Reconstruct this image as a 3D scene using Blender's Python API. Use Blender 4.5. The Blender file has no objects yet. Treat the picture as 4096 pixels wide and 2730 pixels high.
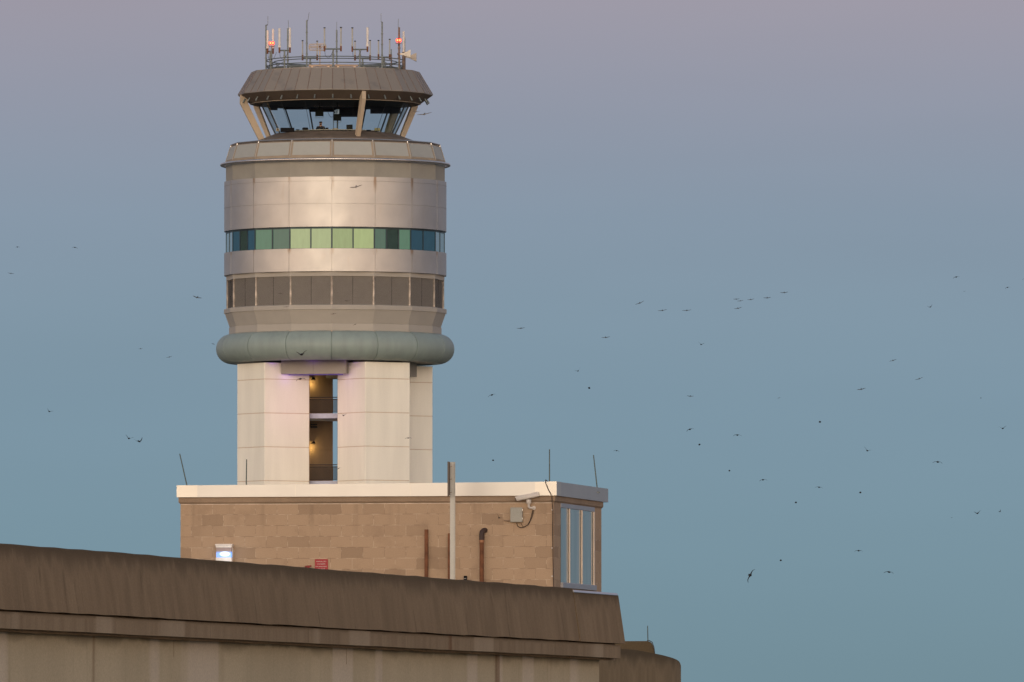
import bpy, bmesh, math, random
from mathutils import Vector, Matrix
random.seed(7)
R_ = math.radians
S = bpy.context.scene
COL = S.collection

# ------------------------------------------------------------------ camera model (telephoto)
F, HC = 43000.0, 5.0                       # focal length in photo pixels, camera height
PITCH = math.atan(1685.0 / F)
def P(px, py, d):
    """world point seen at photo pixel (px,py) at forward distance d"""
    u, v = (px - 2048.0) / F, (1365.0 - py) / F
    Y, Z = math.cos(PITCH) - v * math.sin(PITCH), math.sin(PITCH) + v * math.cos(PITCH)
    t = d / Y
    return Vector((u * t, d, HC + Z * t))

cam_d = bpy.data.cameras.new("Camera")
cam = bpy.data.objects.new("Camera", cam_d); COL.objects.link(cam)
cam_d.sensor_width = 36; cam_d.lens = 36 * F / 4096.0
cam_d.clip_start = 1; cam_d.clip_end = 60000
cam.location = (0, 0, HC); cam.rotation_euler = (math.pi / 2 + PITCH, 0, 0)
S.camera = cam
S.view_settings.view_transform = 'Standard'; S.view_settings.look = 'None'
S.view_settings.exposure = 0; S.view_settings.gamma = 1
S.cycles.use_denoising = True
S.cycles.max_bounces = 8; S.cycles.transparent_max_bounces = 24
S.cycles.sample_clamp_indirect = 6

# ------------------------------------------------------------------ mesh helpers
class MB:
    def __init__(self): self.v, self.f, self.mi, self.uv = [], [], [], {}
    def face(self, idx, m=0): self.f.append(tuple(idx)); self.mi.append(m)
    def quad(self, a, b, c, d, m=0, uv=None):
        n = len(self.v); self.v += [Vector(a), Vector(b), Vector(c), Vector(d)]
        if uv: self.uv[len(self.f)] = uv
        self.face((n, n + 1, n + 2, n + 3), m)
    def box(self, lo, hi, m=0, rz=0.0, at=(0, 0, 0)):
        n = len(self.v); M = Matrix.Translation(at) @ Matrix.Rotation(rz, 4, 'Z')
        for z in (lo[2], hi[2]):
            for x, y in ((lo[0], lo[1]), (hi[0], lo[1]), (hi[0], hi[1]), (lo[0], hi[1])):
                self.v.append(M @ Vector((x, y, z)))
        for q in ((3, 2, 1, 0), (4, 5, 6, 7), (0, 1, 5, 4), (1, 2, 6, 5), (2, 3, 7, 6), (3, 0, 4, 7)):
            self.face([n + i for i in q], m)
    def prism(self, bot, top, m=0):
        """closed loft between two equal-length loops"""
        n, k = len(self.v), len(bot)
        self.v += [Vector(p) for p in bot] + [Vector(p) for p in top]
        self.face([n + i for i in reversed(range(k))], m); self.face([n + k + i for i in range(k)], m)
        for i in range(k):
            j = (i + 1) % k; self.face((n + i, n + j, n + k + j, n + k + i), m)
    def tube(self, pts, r, n=8, m=0, closed=False, caps=True):
        pts = [Vector(p) for p in pts]; k = len(pts); base = len(self.v)
        rr = r if isinstance(r, (list, tuple)) else [r] * k
        up = None
        for i, p in enumerate(pts):
            if closed: t = (pts[(i + 1) % k] - pts[i - 1]).normalized()
            else: t = (pts[min(i + 1, k - 1)] - pts[max(i - 1, 0)]).normalized()
            if up is None:
                up = Vector((0, 0, 1)) if abs(t.z) < .9 else Vector((0, 1, 0))
            a = t.cross(up).normalized(); b = a.cross(t).normalized(); up = b
            for j in range(n):
                w = 2 * math.pi * j / n
                self.v.append(p + (a * math.cos(w) + b * math.sin(w)) * rr[i])
        for i in range(k if closed else k - 1):
            i2 = (i + 1) % k
            for j in range(n):
                j2 = (j + 1) % n
                self.face((base + i * n + j, base + i * n + j2, base + i2 * n + j2, base + i2 * n + j), m)
        if caps and not closed:
            self.face([base + j for j in reversed(range(n))], m)
            self.face([base + (k - 1) * n + j for j in range(n)], m)
    def lathe(self, prof, n=16, ph=0.0, m=0, close=False, axis=(0, 0)):
        """prof = [(radius,z)...] revolved; angle 0 faces the viewer"""
        base, k = len(self.v), len(prof)
        for i in range(n):
            a = ph + 2 * math.pi * i / n
            for r, z in prof:
                self.v.append(Vector((axis[0] + r * math.sin(a), axis[1] - r * math.cos(a), z)))
        for i in range(n):
            i2 = (i + 1) % n
            for j in range(k if close else k - 1):
                j2 = (j + 1) % k
                self.face((base + i * k + j, base + i2 * k + j, base + i2 * k + j2, base + i * k + j2), m)
    def build(self, name, mats, parent=None, smooth=None, bevel=0, loc=None, rz=None):
        me = bpy.data.meshes.new(name)
        me.from_pydata([tuple(v) for v in self.v], [], self.f)
        if not isinstance(mats, (list, tuple)): mats = [mats]
        for m in mats: me.materials.append(m)
        for p, i in zip(me.polygons, self.mi): p.material_index = i
        if self.uv:
            L = me.uv_layers.new(name="UVMap")
            for fi, uv in self.uv.items():
                for li, c in zip(me.polygons[fi].loop_indices, uv): L.data[li].uv = c
        bm = bmesh.new(); bm.from_mesh(me); bmesh.ops.recalc_face_normals(bm, faces=bm.faces); bm.to_mesh(me); bm.free()
        if smooth is not None:
            for p in me.polygons: p.use_smooth = True
            me.set_sharp_from_angle(angle=R_(smooth))
        o = bpy.data.objects.new(name, me); COL.objects.link(o)
        if parent: o.parent = parent
        if loc is not None: o.location = loc
        if rz is not None: o.rotation_euler = (0, 0, rz)
        if bevel:
            b = o.modifiers.new("edge", 'BEVEL'); b.width = bevel; b.segments = 2; b.limit_method = 'ANGLE'; b.angle_limit = R_(35)
        return o

def tag(o, label=None, cat=None, group=None, kind=None):
    if label: o["label"] = label
    if cat: o["category"] = cat
    if group: o["group"] = group
    if kind: o["kind"] = kind
    return o
def thing(name, label, cat, loc=(0, 0, 0), rz=0.0, group=None):
    o = bpy.data.objects.new(name, None); COL.objects.link(o)
    o.empty_display_size = .2
    o.location = loc; o.rotation_euler = (0, 0, rz)
    return tag(o, label, cat, group)
def copy_of(o, parent=None):
    c = o.copy(); COL.objects.link(c)
    if parent: c.parent = parent
    for ch in o.children: copy_of(ch, c)
    return c

# ------------------------------------------------------------------ material helpers
def lin(r, g, b):
    f = lambda c: c / 12.92 if c <= .04045 else ((c + .055) / 1.055) ** 2.4
    return (f(r / 255), f(g / 255), f(b / 255), 1)
class NT:
    def __init__(self, nt): self.nt = nt; self.n = nt.nodes; self.l = nt.links
    def node(self, t, **kw):
        x = self.n.new(t)
        for k, v in kw.items(): setattr(x, k, v)
        return x
    def put(self, sock, val):
        if isinstance(val, bpy.types.NodeSocket): self.l.new(val, sock)
        else: sock.default_value = val
    def math(self, op, a, b=0.0, c=None, clamp=False):
        x = self.node('ShaderNodeMath', operation=op); x.use_clamp = clamp
        self.put(x.inputs[0], a); self.put(x.inputs[1], b)
        if c is not None: self.put(x.inputs[2], c)
        return x.outputs[0]
    def mix(self, fac, a, b, mode='MIX'):
        x = self.node('ShaderNodeMix', data_type='RGBA', blend_type=mode)
        self.put(x.inputs[0], fac); self.put(x.inputs[6], a); self.put(x.inputs[7], b)
        return x.outputs[2]
    def rng(self, v, a, b, c=0.0, d=1.0, smooth=True):
        x = self.node('ShaderNodeMapRange'); x.interpolation_type = 'SMOOTHSTEP' if smooth else 'LINEAR'
        for i, q in enumerate((v, a, b, c, d)): self.put(x.inputs[i], q)
        return x.outputs[0]
    def noise(self, vec, scale, detail=4, rough=.55):
        x = self.node('ShaderNodeTexNoise'); self.put(x.inputs['Vector'], vec)
        x.inputs['Scale'].default_value = scale; x.inputs['Detail'].default_value = detail; x.inputs['Roughness'].default_value = rough
        return x.outputs[0]
    def scaled(self, vec, s, loc=(0, 0, 0)):
        x = self.node('ShaderNodeMapping'); self.put(x.inputs[0], vec)
        x.inputs['Scale'].default_value = s; x.inputs['Location'].default_value = loc
        return x.outputs[0]
def newmat(name):
    m = bpy.data.materials.new(name); m.use_nodes = True
    t = NT(m.node_tree); b = t.n['Principled BSDF']; tc = t.node('ShaderNodeTexCoord')
    return m, t, b, tc
def mat(name, col, rough=.6, metal=0.0, var=.10, scale=2.0, stretch=(1, 1, 1), fine=.05, fscale=40, bump=0.0, spec=.4, emis=None, es=0.0):
    m, t, b, tc = newmat(name)
    if len(col) == 3: col = (*col, 1)
    v = t.scaled(tc.outputs['Object'], stretch)
    n1 = t.noise(v, scale); n2 = t.noise(tc.outputs['Object'], fscale, 2)
    f = t.math('ADD', t.rng(n1, .3, .7, 1 - var, 1 + var, False), t.rng(n2, .3, .7, -fine, fine, False))
    x = t.node('ShaderNodeVectorMath', operation='SCALE'); x.inputs[0].default_value = col[:3]; t.put(x.inputs['Scale'], f)
    t.put(b.inputs['Base Color'], x.outputs[0])
    b.inputs['Roughness'].default_value = rough; b.inputs['Metallic'].default_value = metal
    b.inputs['Specular IOR Level'].default_value = spec
    if bump:
        bp = t.node('ShaderNodeBump'); bp.inputs['Strength'].default_value = bump; bp.inputs['Distance'].default_value = .02
        t.put(bp.inputs['Height'], n2); t.put(b.inputs['Normal'], bp.outputs[0])
    if emis:
        b.inputs['Emission Color'].default_value = (*emis[:3], 1); b.inputs['Emission Strength'].default_value = es
    return m
def glass(name, tint, refl=.06, rough=.02):
    m = bpy.data.materials.new(name); m.use_nodes = True; t = NT(m.node_tree); t.n.clear()
    o = t.node('ShaderNodeOutputMaterial'); tr = t.node('ShaderNodeBsdfTransparent'); g = t.node('ShaderNodeBsdfGlossy'); mx = t.node('ShaderNodeMixShader')
    tr.inputs[0].default_value = (*tint, 1); g.inputs['Roughness'].default_value = rough
    lw = t.node('ShaderNodeLayerWeight'); lw.inputs[0].default_value = .5
    t.put(mx.inputs[0], t.math('ADD', t.math('MULTIPLY', t.math('POWER', lw.outputs['Facing'], 4.0), .5), refl, clamp=True)); t.l.new(tr.outputs[0], mx.inputs[1]); t.l.new(g.outputs[0], mx.inputs[2]); t.l.new(mx.outputs[0], o.inputs[0])
    return m
def glow(name, col, s):
    m, t, b, tc = newmat(name)
    b.inputs['Base Color'].default_value = (.02, .02, .02, 1)
    b.inputs['Emission Color'].default_value = (*col, 1); b.inputs['Emission Strength'].default_value = s
    return m

# ------------------------------------------------------------------ light: dusk sky and low sun behind the camera
SUN_AZ, SUN_EL = R_(-8.0), R_(3.0)           # measured from straight behind the camera, towards the right
sd = Vector((math.sin(SUN_AZ) * math.cos(SUN_EL), -math.cos(SUN_AZ) * math.cos(SUN_EL), math.sin(SUN_EL)))
W = bpy.data.worlds.new("World"); S.world = W; W.use_nodes = True
t = NT(W.node_tree); bg = t.n['Background']
tc = t.node('ShaderNodeTexCoord'); sep = t.node('ShaderNodeSeparateXYZ'); t.l.new(tc.outputs['Generated'], sep.inputs[0])
X, Y, Z = sep.outputs
sky = t.node('ShaderNodeTexSky', sky_type='NISHITA'); sky.sun_disc = False
sky.sun_elevation = R_(1.5); sky.sun_rotation = math.atan2(sd.x, sd.y); sky.altitude = 250; sky.dust_density = 2.0; sky.ozone_density = 3.0
ramp = t.node('ShaderNodeValToRGB'); cr = ramp.color_ramp
stops = [(0.000, (112, 139, 150)), (0.0091, (116, 143, 155)), (0.0216, (120, 147, 161)), (0.0333, (124, 149, 165)), (0.0414, (128, 150, 166)), (0.0519, (135, 151, 168)), (0.0612, (146, 152, 168)),
         (0.0710, (157, 153, 166)), (0.10, (170, 152, 166)), (0.18, (158, 152, 168)), (0.30, (140, 147, 164)), (0.6, (122, 136, 158)), (1.0, (108, 124, 150))]
while len(cr.elements) < len(stops): cr.elements.new(.5)
for e, (p, c) in zip(cr.elements, stops): e.position = p; e.color = lin(*c)
t.l.new(Z, ramp.inputs[0])
# twilight arch over the sun's side of the sky
gl = t.math('MULTIPLY', t.rng(t.math('ADD', t.math('MULTIPLY', Y, -.99), t.math('MULTIPLY', X, -.14)), -.30, 1.0), t.rng(Z, .0, .55, 1.0, 0.0))
warm = t.mix(t.rng(Z, 0.0, .30), (1.0, .66, .38, 1), (.85, .70, .58, 1))
arch = t.node('ShaderNodeVectorMath', operation='SCALE'); t.put(arch.inputs[0], warm); t.put(arch.inputs['Scale'], t.math('MULTIPLY', gl, 4.0))
sk = t.node('ShaderNodeVectorMath', operation='SCALE'); t.put(sk.inputs[0], sky.outputs[0]); sk.inputs['Scale'].default_value = .004
hz_ = t.noise(t.scaled(tc.outputs['Generated'], (9, 9, 60)), 1.0, 3)
rv_ = t.node('ShaderNodeVectorMath', operation='SCALE'); t.put(rv_.inputs[0], ramp.outputs[0]); t.put(rv_.inputs['Scale'], t.rng(hz_, .3, .7, .975, 1.025, False))
a1 = t.node('ShaderNodeVectorMath', operation='ADD'); t.put(a1.inputs[0], rv_.outputs[0]); t.put(a1.inputs[1], arch.outputs[0])
a2 = t.node('ShaderNodeVectorMath', operation='ADD'); t.put(a2.inputs[0], a1.outputs[0]); t.put(a2.inputs[1], sk.outputs[0])
t.l.new(a2.outputs[0], bg.inputs[0]); bg.inputs[1].default_value = 1.0

sl = bpy.data.lights.new("Sun", 'SUN'); sl.energy = .75; sl.angle = R_(40); sl.color = (1, .865, .655)
so = bpy.data.objects.new("Sun", sl); COL.objects.link(so); so.rotation_euler = sd.to_track_quat('Z', 'Y').to_euler(); so.location = (0, -50, 60)

def point_light(name, loc, e, col, r=.05):
    l = bpy.data.lights.new(name, 'POINT'); l.energy = e; l.color = col; l.shadow_soft_size = r
    o = bpy.data.objects.new(name, l); COL.objects.link(o); o.location = loc
    return o

# ------------------------------------------------------------------ materials
m_cream = mat("cream_concrete", (.90, .875, .765), .75, var=.05, scale=1.3, stretch=(1, 1, .14), fine=.02, fscale=12)
m_groove = mat("joint", (.62, .50, .37), .9)
m_beige = mat("beige_panel", (.31, .295, .25), .65, var=.07, scale=.9, fine=.02, fscale=15)
m_beige2 = mat("beige_panel_light", (.40, .375, .33), .6, var=.05, scale=.8, fine=.02)
m_frame = mat("parapet_frame", (.33, .27, .20), .65, var=.10, scale=2)
m_roof = mat("roof_metal", (.215, .185, .15), .5, .15, var=.10, scale=.8, fine=.02)
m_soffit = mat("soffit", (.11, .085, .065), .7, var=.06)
m_dark = mat("dark_interior", (.012, .015, .02), .8)
m_ring = mat("collar_paint", (.26, .325, .305), .5, .0, var=.10, scale=1.6, stretch=(1, 1, .25), fine=.015)
m_galv = mat("galvanised", (.20, .225, .215), .5, .5, var=.15, scale=4)
m_rustpipe = mat("rusty_steel", (.22, .16, .13), .7, .2, var=.3, scale=3)
m_white = mat("white_plastic", (.75, .70, .64), .5)
m_cream2 = mat("cream_plastic", (.42, .41, .36), .55)
m_alu = mat("aluminium", (.62, .62, .62), .32, .9, var=.05)
m_steel = mat("rail_steel", (.62, .58, .54), .26, .9, var=.08)
m_black = mat("black_plastic", (.010, .010, .011), .85, spec=.1)
m_louver = mat("louver_metal", (.43, .40, .36), .55, .1, var=.05)
m_louverback = mat("louver_dark", (.03, .026, .022), .9)
m_rust = mat("rust", (.16, .065, .03), .8, var=.35, scale=8)
m_redsign = mat("sign_red", (.33, .016, .025), .45, var=.05)
m_signwhite = mat("sign_white", (.62, .55, .52), .5)
m_grey = mat("grey_post", (.42, .42, .39), .45, .2, var=.06, scale=2)
m_box = mat("box_grey", (.34, .34, .30), .5, var=.05)
m_camwhite = mat("camera_white", (.62, .58, .53), .45, var=.03)
m_cable = mat("cable", (.05, .035, .025), .7)
m_copper = mat("copper_band", (.34, .17, .09), .55, .3)
m_navy = mat("navy_blind", (.006, .012, .035), .7)
m_red = glow("red_lamp", (1.0, .05, .035), 2.6)
m_hot = glow("red_lamp_core", (1.0, .36, .10), 2.6)
m_warm = glow("warm_bulb", (1, .72, .25), 3)
m_led = glow("violet_led", (.10, .03, .6), .5)
m_bird = mat("dark_feathers", (.016, .014, .013), .7)
m_birdg = mat("grey_feathers", (.07, .07, .068), .7)
m_birdp = mat("pale_brown_feathers", (.20, .165, .13), .7)
m_cabglass = glass("cab_glass", (.78, .86, .88), .05)
m_shade = mat("lamp_shade", (.015, .014, .013), .5)
m_skirt = mat("skirt_metal", (.20, .165, .135), .5, .2, var=.22, scale=1.6, stretch=(1, 1, 3))

# brushed drum cladding with rust runs at the joints
PH = R_(-1.8 + .94); SEG = R_(22.5)
def drum_mat():
    m, t, b, tc = newmat("drum_cladding")
    sp = t.node('ShaderNodeSeparateXYZ'); t.l.new(tc.outputs['Object'], sp.inputs[0]); x, y, z = sp.outputs
    a = t.math('ARCTAN2', x, t.math('MULTIPLY', y, -1.0))
    k = t.math('DIVIDE', t.math('SUBTRACT', a, PH), SEG)
    dj = t.math('ABSOLUTE', t.math('MULTIPLY', t.math('SUBTRACT', k, t.math('ROUND', k)), SEG * 7.4))
    n = t.noise(t.scaled(tc.outputs['Object'], (1, 1, .25)), 3.0)
    near = t.math('MULTIPLY', t.rng(dj, .02, .22, 1, 0), t.rng(n, .35, .6))
    top = t.math('MAXIMUM', t.rng(z, Z_DT - 1.3, Z_DT - .1), t.math('MULTIPLY', t.rng(z, Z_LT - .5, Z_LT - .05), t.rng(z, Z_LT, Z_LT + .1, 1, 0)))
    st = t.math('MULTIPLY', near, top)
    var = t.rng(t.noise(tc.outputs['Object'], .7), .3, .7, .93, 1.05, False)
    col = t.mix(t.math('MULTIPLY', st, .8), (.50, .485, .46, 1), (.30, .20, .12, 1))
    col = t.mix(t.rng(t.noise(t.scaled(tc.outputs['Object'], (2, 2, .4)), 1.4), .58, .75, 0, .18), col, (.45, .38, .30, 1))
    v = t.node('ShaderNodeVectorMath', operation='SCALE'); t.put(v.inputs[0], col); t.put(v.inputs['Scale'], var)
    t.put(b.inputs['Base Color'], v.outputs[0]); b.inputs['Metallic'].default_value = .75
    t.put(b.inputs['Roughness'], t.rng(t.noise(tc.outputs['Object'], 1.1), .3, .7, .41, .48, False))
    return m

# ================================================================== CONTROL TOWER
D = 716.67
AX = P(1341, 1365, D); AX.z = 0
PXM = 60.0
def zt(py): return P(1341, py, D).z
def rp(px): return px / PXM
Z_DT, Z_DB, Z_LT, Z_LB = zt(731), zt(929), zt(1015.5), zt(1105.5)
m_drum = drum_mat()
tower = thing("control_tower", "beige airport control tower with round metal drum and glazed cab on four piers", "control tower", AX)
PSI = R_(.94)
def rv(x, y):                                # view frame (x right, y away) -> tower axes
    return (x * math.cos(PSI) - y * math.sin(PSI), x * math.sin(PSI) + y * math.cos(PSI))
def tl(px, py, dep):                         # pixel + depth offset from the axis -> tower-local point
    return P(px, py, D + dep) - AX

# --- piers
PA, PTH = 3.49, R_(31.8)
z_top = zt(1462)
z_j = [P(1050, 1517, D - 4.9).z - 2.245 * k for k in range(-1, 15)]
def pier_mesh():
    b = MB(); h = PA / 2; g = .022; dp = .022
    zs = [0.0] + sorted(z for z in z_j if .5 < z < z_top - .4) + [z_top]
    prof = [(0, 0.0)]
    for z in zs[1:-1]: prof += [(0, z - g), (dp, z - g + .006), (dp, z + g - .006), (0, z + g)]
    prof.append((0, z_top))
    c = .03
    base, k = 0, 8
    for ins, z in prof:
        q = h - ins
        for x, y in ((-q + c, -q), (q - c, -q), (q, -q + c), (q, q - c), (q - c, q), (-q + c, q), (-q, q - c), (-q, -q + c)): b.v.append(Vector((x, y, z)))
    for i in range(len(prof) - 1):
        mi = 1 if (prof[i][0] > 0 or prof[i + 1][0] > 0) else 0
        for j in range(8):
            j2 = (j + 1) % 8; b.face((i * 8 + j, i * 8 + j2, i * 8 + 8 + j2, i * 8 + 8 + j), mi)
    b.face(list(reversed(range(8)))); n = (len(prof) - 1) * 8; b.face([n + j for j in range(8)])
    return b
pier0 = None
PC = [(-4.12, -2.55), (2.55, -4.12), (4.12, 2.55), (-2.55, 4.12)]
for i, c in enumerate(PC):
    if pier0 is None: o = pier0 = pier_mesh().build("pier", [m_cream, m_groove], tower)
    else: o = copy_of(pier0, tower)
    o.location = (*rv(*c), 0); o.rotation_euler = (0, 0, PTH + PSI + i * math.pi / 2)
m_inner = mat("inner_lobby_panel", (.34, .235, .135), .7, var=.10, scale=1.2, stretch=(1, 1, .3))  # brown panels added on the piers' inner faces, painting the gap's shade
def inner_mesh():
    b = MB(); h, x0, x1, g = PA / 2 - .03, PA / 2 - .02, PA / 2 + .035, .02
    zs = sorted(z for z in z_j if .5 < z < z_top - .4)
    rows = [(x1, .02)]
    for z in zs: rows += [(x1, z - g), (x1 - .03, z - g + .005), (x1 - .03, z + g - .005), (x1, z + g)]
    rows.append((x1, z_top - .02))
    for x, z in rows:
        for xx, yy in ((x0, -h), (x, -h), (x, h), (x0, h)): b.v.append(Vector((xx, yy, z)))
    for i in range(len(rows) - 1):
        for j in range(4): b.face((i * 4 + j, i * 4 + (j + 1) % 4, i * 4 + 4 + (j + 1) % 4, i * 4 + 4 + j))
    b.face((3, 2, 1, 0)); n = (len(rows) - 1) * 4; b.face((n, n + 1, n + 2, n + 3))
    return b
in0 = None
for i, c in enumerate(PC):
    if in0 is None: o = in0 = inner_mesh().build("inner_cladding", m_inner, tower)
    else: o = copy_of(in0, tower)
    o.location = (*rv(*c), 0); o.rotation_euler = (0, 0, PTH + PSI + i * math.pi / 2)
# --- header beams between the piers, floor slabs, railings, wall lamps
hz1, hz0 = P(1275, 1443, D - 4.6).z, P(1275, 1497, D - 4.6).z
GRID = R_(-13.2) + PSI
hb0 = None
for k in range(4):
    if hb0 is None:
        b = MB(); b.box((-2.2, -5.15, hz0), (-.012, -3.0, hz1 + .3)); b.box((.012, -5.15, hz0), (2.2, -3.0, hz1 + .3)); b.box((-.05, -5.12, hz0 + .03), (.05, -3.1, hz1 + .28))
        o = hb0 = b.build("header_beam", m_beige, tower, bevel=.02)  # darker beige stands in for the shade under the collar
    else: o = copy_of(hb0, tower)
    a = GRID + k * math.pi / 2
    o.rotation_euler = (0, 0, a); o.location = (-.28 * math.cos(a), -.28 * math.sin(a), 0)
m_slab = mat("slab_edge", (.52, .55, .66), .6)
m_drail = mat("rail_dark", (.06, .05, .045), .55, .2)
def railing(b, z):
    for h in (1.07, .93): b.tube([(-2.3, -2.62, z + h), (2.3, -2.62, z + h)], .035, 6)
    b.tube([(-2.3, -2.62, z + .08), (2.3, -2.62, z + .08)], .02, 6)
    for i in range(62): b.tube([(-2.3 + i * .075, -2.62, z + .08), (-2.3 + i * .075, -2.62, z + .93)], .022, 4)
sl_z = [P(1297, y, D - 2.9).z for y in (1654, 1924)]
sl_z += [sl_z[1] - (sl_z[0] - sl_z[1]) * k for k in (1, 2, 3)]
for z in sl_z:
    b = MB(); b.box((-3.3, -2.7, z - .33), (3.3, 3.4, z)); b.build("floor_slab", m_slab, tower, rz=GRID, bevel=.01)
    b = MB(); railing(b, z); b.build("guard_rail", m_drail, tower, rz=GRID)
for py_ in (1520, 1775):
    p = tl(1254, py_, 2.36)
    w = MB(); w.tube([(0, 0, .0), (0, 0, .14)], [.16, .07], 10); w.box((-.04, .02, .08), (.04, .32, .14))
    lo = w.build("wall_lamp", m_shade, tower, loc=p)
    w = MB(); w.lathe([(.0, .0), (.05, .01), (.06, .05), (.0, .07)], 8); w.build("bulb", m_warm, lo)
    point_light("WallLampLight", AX + p + Vector((0, -.10, -.30)), 16, (1, .70, .28), .06)
    w = MB(); w.box((-.22, .0, .0), (.22, .3, .14)); w.box((-.22, .05, .2), (.22, .3, .28)); w.build("fixture_box", m_shade, tower, loc=tl(1256, py_ - 62, 2.36))
# violet led strips under the collar and the header beam
for (x0, x1, yy, zz) in ((-2.1, 1.6, -5.0, hz0 - .03),):
    b = MB(); b.box((x0, yy + .4, zz - .03), (x1, yy + .5, zz)); b.build("led_strip", m_led, tower, rz=GRID)
ca, sa = math.cos(GRID), math.sin(GRID)
def gp(x, y, z): return AX + Vector((x * ca - y * sa, x * sa + y * ca, z))
for x in (-2.0, 1.45): point_light("VioletLedLight", gp(x, -5.05, hz0 - .22), 4, (.30, .10, 1.0), .35)
for x in (-2.9, -.3, 2.2): point_light("VioletLedLight", gp(x, -5.55, hz1 + .02), 3.5, (.28, .08, 1.0), .12)
point_light("PinkLedLight", gp(-.28, -6.3, hz0 - 2.2), 38, (1.0, .42, .85), .8)  # added pink fill light with no fixture, for the rosy spill on the piers

# --- lathed rings of the head
def ring(name, prof, m, n=16, ph=PH, smooth=None, close=False):
    b = MB(); b.lathe(prof, n, ph, close=close); return b.build(name, m, tower, smooth=smooth)
c16 = 1 / math.cos(SEG / 2)
def torus():
    b = MB(); zc = zt(1398); Rm, rm = rp(419), rp(58.3)
    n, g = 128, .005
    angs = []
    for s in range(16):
        a0 = PH + s * SEG
        angs += [(a0 - g, 0), (a0 - g * .6, .05), (a0 + g * .6, .05)] + [(a0 + g + (SEG - 2 * g) * i / 7, 0) for i in range(7)]
    m = 28
    for a, ins in angs:
        for j in range(m):
            w = 2 * math.pi * j / m; r = Rm + (rm - ins) * math.cos(w)
            b.v.append(Vector((r * math.sin(a), -r * math.cos(a), zc + (rm - ins) * math.sin(w))))
    N = len(angs)
    for i in range(N):
        i2 = (i + 1) % N
        for j in range(m): b.face((i * m + j, i2 * m + j, i2 * m + (j + 1) % m, i * m + (j + 1) % m))
    return b.build("ring_collar", m_ring, tower, smooth=40)
torus()
ring("collar_soffit", [(.01, zt(1452)), (rp(419), zt(1452)), (rp(419), zt(1446)), (.01, zt(1446))], m_beige, 32, close=True)
m_trim = mat("warm_trim", (.62, .45, .32), .4, .4)
ring("collar_trim", [(rp(428), zt(1349)), (rp(430), zt(1345)), (rp(430), zt(1341.5)), (rp(424), zt(1340))], m_trim)
ring("lower_band", [(rp(424) * 1, zt(1341)), (rp(425.5), zt(1338)), (rp(425.5), zt(1312)), (rp(423), zt(1310.5))], m_beige2)
ring("tapered_skirt", [(rp(422.5), zt(1310.5)), (rp(423.5), zt(1309)), (rp(441), zt(1260)), (rp(441), zt(1257.5))], m_beige2)
ring("ledge", [(rp(438), zt(1258)), (rp(445.5), zt(1257)), (rp(446), zt(1255)), (rp(446), zt(1240)), (rp(444), zt(1238)), (rp(425), zt(1236))], m_beige2)
ring("fascia_band", [(rp(428), zt(1125)), (rp(437), zt(1124)), (rp(437), zt(1104)), (rp(420), zt(1103))], m_beige2)
# louver panels, one per face
z0, z1 = zt(1236.5), zt(1124)
lv = None
for s in range(16):
    if lv is None:
        b = MB(); Rf = rp(433); hw = Rf * math.sin(SEG / 2) - .07; ap = Rf * math.cos(SEG / 2)
        b.quad((-hw, -ap + .10, z0), (hw, -ap + .10, z0), (hw, -ap + .10, z1), (-hw, -ap + .10, z1), 1)
        k = int((z1 - z0) / .052)
        for i in range(k):
            za = z0 + (z1 - z0) * i / k
            for (xa, xb) in ((-hw, -.008), (.008, hw)):
                b.quad((xa, -ap, za), (xb, -ap, za), (xb, -ap + .07, za + .045), (xa, -ap + .07, za + .045))
        b.box((-.008, -ap + .02, z0), (.008, -ap + .09, z1), 1)
        o = lv = b.build("louver_panel", [m_louver, m_louverback], tower)
    else: o = copy_of(lv, tower)
    o.rotation_euler = (0, 0, PH + SEG / 2 + s * SEG)
mu = None
m_lmull = mat("louver_mullion", (.44, .39, .33), .5, .35, var=.5, scale=3, stretch=(1, 1, .8))
for s in range(16):
    if mu is None:
        b = MB(); r = rp(434.5); b.prism([(-.075, -r + .10, z0), (-.075, -r + .02, z0), (0, -r - .03, z0), (.075, -r + .02, z0), (.075, -r + .10, z0)],
                                       [(-.075, -r + .10, z1 + .02), (-.075, -r + .02, z1 + .02), (0, -r - .03, z1 + .02), (.075, -r + .02, z1 + .02), (.075, -r + .10, z1 + .02)])
        o = mu = b.build("louver_mullion", m_lmull, tower)
    else: o = copy_of(mu, tower)
    o.rotation_euler = (0, 0, PH + s * SEG)
# curved metal cladding with recessed joints (one continuous sheet each)
def cladding(name, r, za, zb, hj):
    b = MB(); g, dp = .022, .03
    al = []
    for s in range(16):
        a0 = PH + s * SEG; w = g / r
        al += [(a0 - w, 0), (a0 - w * .7, 1), (a0 + w * .7, 1)] + [(a0 + w + (SEG - 2 * w) * i / 12, 0) for i in range(12)]
    zl = [(za, 2), (za, 0)]
    for z in sorted(hj): zl += [(z - g * .8, 0), (z - g * .5, 1), (z + g * .5, 1), (z + g * .8, 0)]
    zl += [(zb, 0), (zb, 2)]
    m = len(zl)
    for a, ia in al:
        for z, iz in zl:
            q = r - (.28 if iz == 2 else dp if (ia or iz) else 0)
            b.v.append(Vector((q * math.sin(a), -q * math.cos(a), z)))
    N = len(al)
    for i in range(N):
        i2 = (i + 1) % N
        for j in range(m - 1): b.face((i * m + j, i2 * m + j, i2 * m + j + 1, i * m + j + 1))
    return b.build(name, m_drum, tower, smooth=25)
cladding("upper_cladding", rp(445), Z_DB, Z_DT, [zt(749), zt(838)])
cladding("lower_cladding", rp(445), Z_LB, Z_LT, [])
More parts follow.
